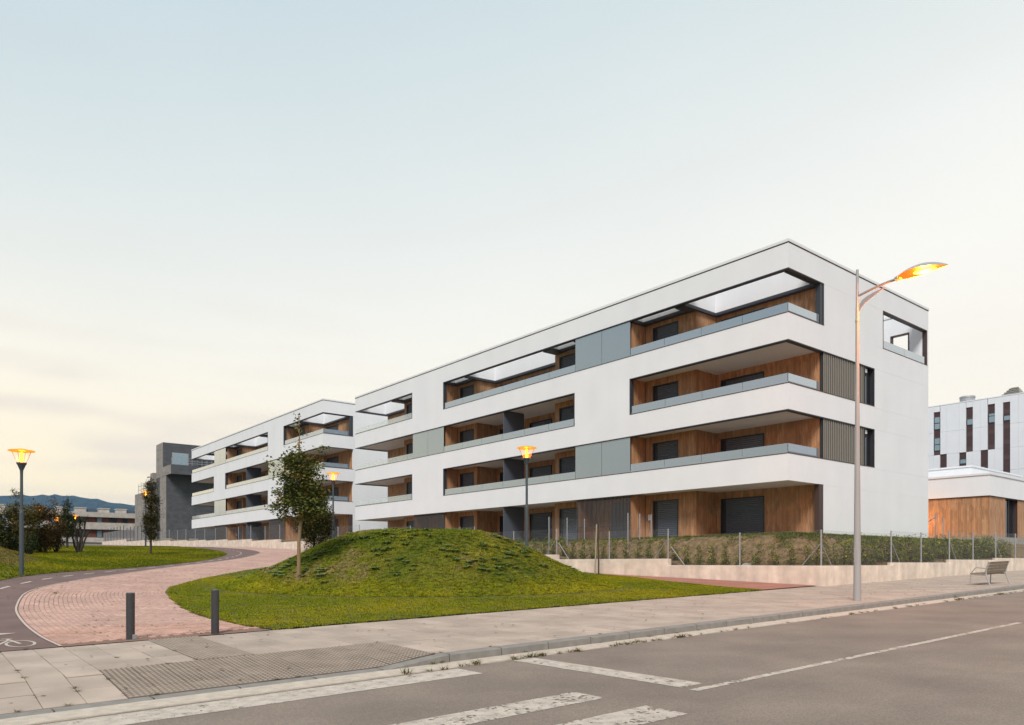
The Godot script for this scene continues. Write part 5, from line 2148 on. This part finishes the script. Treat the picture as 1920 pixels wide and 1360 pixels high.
func build_trees() -> void:
	# maple: base at the left foot of the mound
	var u := 9.6
	var w := 22.36
	var o := thing("maple_tree", "young maple with pale trunk at the left foot of the mound", "tree", V(u, ground_h(u, w) - 0.02, w), -TH)
	var tr := MB.new()
	tr.tube([Vector3(-0.02, -0.1, 0), Vector3(0, 0.5, 0), Vector3(0.0, 1.2, 0), Vector3(0.06, 1.85, 0), Vector3(0.04, 2.6, 0.02), Vector3(0.0, 3.6, 0), Vector3(0.02, 4.6, 0), Vector3(-0.02, 5.15, 0)], [0.075, 0.06, 0.055, 0.05, 0.042, 0.03, 0.016, 0.005], 12)
	var clumps := [[-0.22, 3.8, 0.0, 0.27, 0.26], [0.02, 3.95, 0.05, 0.2, 0.2], [0.08, 3.55, 0.1, 0.36, 0.34], [-0.38, 3.62, -0.1, 0.22, 0.24], [0.60, 3.78, 0.0, 0.15, 0.36], [0.5, 3.42, 0.1, 0.24, 0.22], [-0.05, 3.15, 0.0, 0.46, 0.34],
		[0.42, 3.0, 0.15, 0.34, 0.3], [-0.42, 3.08, 0.1, 0.24, 0.24], [-0.3, 2.68, 0.1, 0.36, 0.26], [0.3, 2.62, -0.1, 0.44, 0.3], [0.76, 2.7, 0.0, 0.2, 0.24], [-0.58, 2.32, 0.0, 0.28, 0.2], [0.0, 2.35, 0.2, 0.46, 0.26],
		[0.52, 2.33, 0.1, 0.36, 0.25], [-0.76, 2.24, 0.1, 0.16, 0.14], [-0.4, 2.02, 0.0, 0.24, 0.16], [0.3, 2.05, 0.0, 0.34, 0.18], [0.68, 2.08, 0.1, 0.18, 0.14], [-0.05, 4.3, 0.0, 0.07, 0.1], [0.02, 4.62, 0.0, 0.12, 0.12], [-0.08, 4.85, 0.0, 0.07, 0.1], [-0.02, 5.12, 0.0, 0.06, 0.09],
		[-0.78, 3.5, 0.0, 0.06, 0.12], [-0.7, 3.25, 0.0, 0.09, 0.1], [-0.9, 3.75, 0.0, 0.04, 0.06], [-0.86, 3.62, 0.0, 0.04, 0.05], [0.7, 4.1, 0.0, 0.07, 0.1], [0.0, 2.75, -0.35, 0.4, 0.36], [0.1, 3.35, -0.3, 0.34, 0.32], [-0.62, 2.75, 0.1, 0.12, 0.12], [0.72, 3.2, 0.0, 0.1, 0.1]]
	for c in clumps:
		var c0 := Vector3(c[0], c[1], c[2])
		limb(tr, Vector3(0.02, maxf(1.8, c[1] - 0.25 - absf(c[0]) * 0.6), 0), c0, 0.016, 0.005)
	put("trunk", tr, M.bark, o)
	put("crown", crown_of(clumps, 13500.0, 0.078, 5, Color(0.075, 0.10, 0.026), Color(0.17, 0.175, 0.045), Color(0.30, 0.19, 0.04)), M.leaf, o)
	# dense ovate tree behind the maple
	u = 12.3
	w = 27.2
	o = thing("ovate_tree", "dense dark ovate tree directly behind the maple trunk", "tree", V(u, ground_h(u, w), w), -TH)
	tr = MB.new()
	tr.tube([Vector3(0, -0.1, 0), Vector3(0, 1.2, 0), Vector3(0.05, 2.4, 0)], [0.05, 0.04, 0.01], 8)
	put("trunk", tr, M.dark_bark, o)
	put("crown", crown_of([[0.0, 1.75, 0, 0.62, 0.75], [0.1, 1.1, 0, 0.55, 0.6], [-0.25, 1.45, 0.1, 0.45, 0.6], [0.3, 1.5, 0, 0.42, 0.6], [0.0, 0.55, 0, 0.34, 0.35], [0.05, 2.35, 0, 0.42, 0.4]], 24000.0, 0.06, 0, Color(0.035, 0.045, 0.014), Color(0.10, 0.085, 0.024), Color(0.16, 0.13, 0.02), 0.5), M.leaf, o)
	# columnar tree on the far lawn
	u = 12.05
	w = 50.6
	o = thing("columnar_tree", "slender dark columnar tree on the far lawn beside a lamp", "tree", V(u, ground_h(u, w), w), -TH)
	tr = MB.new()
	tr.tube([Vector3(0, -0.1, 0), Vector3(0, 1.2, 0), Vector3(0.05, 3.4, 0), Vector3(0.05, 4.6, 0)], [0.08, 0.06, 0.03, 0.01], 8)
	put("trunk", tr, M.dark_bark, o)
	put("crown", crown_of([[0.02, 1.15, 0, 0.36, 0.42], [0.0, 1.75, 0, 0.5, 0.55], [0.1, 2.4, 0, 0.42, 0.5], [-0.1, 2.2, 0.1, 0.35, 0.4], [0.1, 3.05, 0, 0.42, 0.5], [-0.05, 3.6, 0, 0.42, 0.4], [0.25, 3.45, 0, 0.25, 0.3], [0.02, 4.2, 0, 0.36, 0.4], [0.0, 4.7, 0, 0.15, 0.2]], 16000.0, 0.085, 0, Color(0.03, 0.032, 0.01), Color(0.10, 0.085, 0.02), Color(0.18, 0.1, 0.02), 0.3), M.leaf, o)
	# small conical tree and many-stemmed tree before the brick building
	u = 9.2
	w = 62.0
	o = thing("conical_tree", "small dark conical tree left of the many stemmed tree", "tree", V(u, ground_h(u, w), w), -TH)
	tr = MB.new()
	tr.tube([Vector3(0, -0.1, 0), Vector3(0, 1.0, 0), Vector3(0, 3.6, 0)], [0.09, 0.07, 0.01], 8)
	put("trunk", tr, M.dark_bark, o)
	put("crown", crown_of([[0, 1.3, 0, 0.5, 0.6], [0.1, 1.9, 0, 0.55, 0.6], [-0.1, 2.4, 0, 0.4, 0.5], [0, 3.0, 0, 0.3, 0.5], [-0.05, 3.5, 0, 0.14, 0.4]], 11000.0, 0.1, 0, Color(0.03, 0.042, 0.013), Color(0.075, 0.085, 0.025), Color(0.2, 0.2, 0.1), 0.3), M.leaf, o)
	u = 8.57
	w = 53.2
	o = thing("many_stemmed_tree", "small pruned tree with several leaning dark stems on the far lawn", "tree", V(u, ground_h(u, w), w), -TH)
	tr = MB.new()
	for q in [[-0.6, 1.3, 0.0], [-0.25, 1.7, 0.1], [0.05, 2.1, 0.0], [0.4, 2.2, 0.0], [0.55, 1.3, 0.1], [-0.1, 1.6, -0.3]]:
		limb(tr, Vector3(q[0] * 0.12, -0.1, 0), Vector3(q[0], q[1], q[2]), 0.075, 0.045)
	put("trunk", tr, M.dark_bark, o)
	put("crown", crown_of([[-0.35, 1.5, 0, 0.22, 0.3], [-0.05, 1.85, 0, 0.3, 0.32], [0.4, 2.05, 0, 0.12, 0.3], [0.15, 2.0, 0.1, 0.22, 0.25], [0.6, 1.3, 0, 0.12, 0.2], [-0.15, 1.2, 0, 0.25, 0.25]], 14000.0, 0.08, 0, Color(0.025, 0.03, 0.012), Color(0.06, 0.06, 0.02), Color(0.12, 0.1, 0.02)), M.leaf, o)
	# clump of tall bushes on the left: separate plants
	var bushes := [[6.65, 53.0, 1.35, 3.0, "broad dark purple leaved bush, largest of the clump on the far lawn", Color(0.075, 0.042, 0.014), Color(0.16, 0.105, 0.03)],
		[5.45, 52.0, 1.15, 3.15, "tall olive bush with pale stems behind the left park lamp", Color(0.07, 0.06, 0.014), Color(0.16, 0.13, 0.03)],
		[4.5, 51.5, 0.95, 2.2, "dark green bush at the left end of the clump", Color(0.035, 0.045, 0.012), Color(0.085, 0.085, 0.024)],
		[5.55, 49.2, 0.62, 1.0, "low rounded evergreen bush in front of the clump", Color(0.022, 0.036, 0.012), Color(0.05, 0.07, 0.02)],
		[7.45, 54.2, 0.6, 1.7, "dark bush at the right end of the clump", Color(0.06, 0.038, 0.014), Color(0.10, 0.075, 0.026)]]
	for b in bushes:
		o = thing("bush", b[4], "bush", V(b[0], ground_h(b[0], b[1]), b[1]), -TH, "bushes on the far lawn")
		var st := MB.new()
		var cl := []
		for k in 15:
			var a := rng.randf() * TAU
			var r := sqrt(rng.randf()) * 0.75
			var y := rng.randf_range(0.16, 0.86)
			var f := 1.0 - 0.55 * pow(absf(y - 0.4) / 0.5, 2)
			cl.append([cos(a) * r * b[2] * f, y * b[3], sin(a) * r * b[2] * f, 0.36 * b[2] * rng.randf_range(0.6, 1.1), 0.17 * b[3] * rng.randf_range(0.7, 1.1)])
		for k in 4:
			cl.append([rng.randf_range(-0.5, 0.5) * b[2], b[3] * rng.randf_range(0.95, 1.12), rng.randf_range(-0.3, 0.3) * b[2], 0.12, 0.28])
		for k in 7:
			var c: Array = cl[k]
			limb(st, Vector3(c[0] * 0.2, -0.1, c[2] * 0.2), Vector3(c[0], c[1], c[2]), 0.05, 0.015)
		put("stem", st, M.pale_bark if b[4].contains("pale stems") else M.dark_bark, o)
		put("foliage", crown_of(cl, 11000.0, 0.1, 0, b[5], b[6], Color(0.16, 0.14, 0.04), 0.25), M.leaf, o)
	# tree that only reaches into the frame at the left
	u = -3.6
	w = 26.0
	o = thing("roadside_tree", "tree at the left edge of which only a few leafy twigs show", "tree", V(u, ground_h(u, w), w), -TH)
	tr = MB.new()
	tr.tube([Vector3(0, -0.1, 0), Vector3(0.05, 1.5, 0), Vector3(0, 4.5, 0)], [0.09, 0.07, 0.02], 8)
	put("trunk", tr, M.dark_bark, o)
	put("crown", crown_of([[0, 2.6, 0, 0.9, 0.7], [0.1, 3.4, 0, 0.9, 0.7], [0, 4.2, 0, 0.6, 0.6]], 1500.0, 0.09, 5, Color(0.05, 0.06, 0.02), Color(0.1, 0.1, 0.03), Color(0.2, 0.14, 0.03)), M.leaf, o)
	# bare sapling tied to a stake by the wall
	u = 25.1
	w = 24.6
	var g := ground_h(u, w)
	o = thing("sapling", "thin bare sapling tied to a stake against the pink wall", "tree", V(u, g, w), -TH)
	tr = MB.new()
	tr.tube([Vector3(0.06, -0.05, 0), Vector3(0.06, 0.8, 0), Vector3(0.03, 1.6, 0.02), Vector3(0.06, 2.1, 0), Vector3(0.0, 2.5, 0), Vector3(-0.09, 2.9, 0), Vector3(-0.11, 3.25, 0)], [0.035, 0.033, 0.03, 0.03, 0.026, 0.022, 0.012], 8)
	for q in [[2.45, 0.35, 2.55, 0.006], [2.2, -0.35, 2.12, 0.006], [2.95, 0.55, 3.3, 0.005], [1.95, 0.28, 2.1, 0.006], [1.55, -0.2, 1.75, 0.006], [0.55, 0.3, 0.5, 0.006]]:
		tr.tube([Vector3(0.03, q[0], 0), Vector3(q[1] * 0.5, (q[0] + q[2]) * 0.5 - 0.03, 0.03), Vector3(q[1], q[2], 0.05)], [q[3] * 1.6, q[3], 0.003], 6)
	put("trunk", tr, M.dark_bark, o)
	var sk := MB.new()
	sk.tube([Vector3(0, -0.1, 0), Vector3(0.08, 2.35, 0)], [0.036, 0.034], 10)
	var stake := thing("wooden_stake", "round wooden stake supporting the bare sapling", "stake", V(u - 0.10, g, w + 0.06), -TH)
	put("stake", sk, M.pale_bark, stake)

func shrub_model(k: int) -> Array:
	var cl := []
	var n := 7
	for i in n:
		var t := float(i) / (n - 1)
		cl.append([rng.randfn(0, 0.045), 0.12 + 0.66 * t, rng.randfn(0, 0.045), 0.14 * (1.0 - 0.45 * t) + 0.02, 0.1])
	if k == 1:
		cl.append([0.08, 0.85, 0.0, 0.05, 0.1])
	var st := MB.new()
	for i in 4:
		limb(st, Vector3(rng.randfn(0, 0.02), -0.05, rng.randfn(0, 0.02)), Vector3(rng.randfn(0, 0.06), rng.randf_range(0.5, 0.8), rng.randfn(0, 0.06)), 0.009, 0.003)
	return [crown_of(cl, 60000.0, 0.05, 0, Color(0.055, 0.085, 0.014), Color(0.24, 0.25, 0.03), Color(0.60, 0.52, 0.06), 0.2).mesh(), st.mesh()]

func build_shrubs() -> void:
	var protos := [shrub_model(0), shrub_model(1), shrub_model(2)]
	var spots := []
	var w := 14.9
	while w < 44.0:
		spots.append([26.42 + rng.randf_range(-0.06, 0.06), w, 0])
		w += rng.randf_range(0.62, 0.8)
	var u := 26.9
	while u < 47.0:
		spots.append([u, 14.75 + rng.randf_range(-0.08, 0.08), 1])
		u += rng.randf_range(0.6, 0.75) if u < 29.5 else rng.randf_range(0.42, 0.56)
	for s in spots:
		var street: bool = s[2] == 1
		var o := thing("young_shrub", "young upright shrub in the hedge row behind the street fence" if street else "thin young shrub in the spaced row behind the path fence", "shrub", V(s[0], yard_h(s[0], s[1]) - 0.01, s[1]), rng.randf() * TAU, "hedge shrubs behind the street fence" if street else "shrubs behind the path fence")
		var k := rng.randf_range(0.95, 1.25) * (1.2 if street and s[0] > 29.5 else 1.0)
		var m: Array = protos[rng.randi() % 3]
		var t := Transform3D(Basis().scaled(Vector3(k * (1.25 if street and s[0] > 29.5 else 1.0), k, k * 1.1)), Vector3.ZERO)
		inst("stem", m[1], M.dark_bark, t, o)
		inst("foliage", m[0], M.leaf, t, o)

func build_small_things() -> void:
	# weeds along the gutter, fallen leaves on path and pavement
	var tuft := blade_tuft(14, 0.09, 0.005, 1.3, 17)
	var where := []
	var cols := []
	for k in 120:
		var u := rng.randf_range(5.0, 34.0)
		if rng.randf() < 0.4:
			u = rng.randf_range(5.5, 12.0)
		var w := 8.93 + rng.randfn(0, 0.025)
		if rng.randf() < 0.12:
			w = 9.36
		where.append(Transform3D(Basis(Vector3.UP, rng.randf() * TAU).scaled(Vector3(1, rng.randf_range(0.3, 0.8), 1) * rng.randf_range(0.6, 1.4)), V(u, 0.0222 * u + 0.004, w)))
		cols.append(Color(0.13, 0.14, 0.03).lerp(Color(0.25, 0.15, 0.06), rng.randf() * 0.8))
	for k in 30:
		var u := rng.randf_range(-1.0, 12.0)
		var w := 14.25 + rng.randfn(0, 0.02)
		if k % 3 == 0:
			w = 9.6
		elif k % 3 == 1:
			u = 2.045 + 0.424 * rng.randi_range(-3, 3)
			w = rng.randf_range(9.7, 12.5)
		where.append(Transform3D(Basis(Vector3.UP, rng.randf() * TAU).scaled(Vector3(0.7, 0.25, 0.7)), V(u, ground_h(u, w), w)))
		cols.append(Color(0.13, 0.11, 0.03))
	var g := many("gutter_weeds", tuft, M.grass, where, cols)
	tag(g, "small weeds growing along the gutter and in paving joints", "weeds")
	var lf := MB.new()
	lf.tri(Vector3(-0.035, 0.003, 0), Vector3(0, 0.008, 0.022), Vector3(0.035, 0.012, 0), Vector3.UP)
	lf.tri(Vector3(-0.035, 0.003, 0), Vector3(0.035, 0.012, 0), Vector3(0, 0.014, -0.022), Vector3.UP)
	where = []
	cols = []
	for k in 800:
		var q := Vector2(rng.randf_range(2.2, 12.0), rng.randf_range(14.4, 36.0))
		if rng.randf() < 0.25:
			q = Vector2(rng.randf_range(-1, 30), rng.randf_range(9.7, 14.2))
		where.append(Transform3D(Basis(Vector3.UP, rng.randf() * TAU).scaled(Vector3.ONE * rng.randf_range(0.6, 1.3)), V(q.x, ground_h(q.x, q.y) + 0.016, q.y)))
		cols.append(Color(0.12, 0.075, 0.035).lerp(Color(0.2, 0.13, 0.04), rng.randf()) * rng.randf_range(0.5, 1.1))
	var l := many("fallen_leaves", lf.mesh(), M.dead_leaf, where, cols)
	tag(l, "brown fallen leaves scattered over the paver path", "leaves")
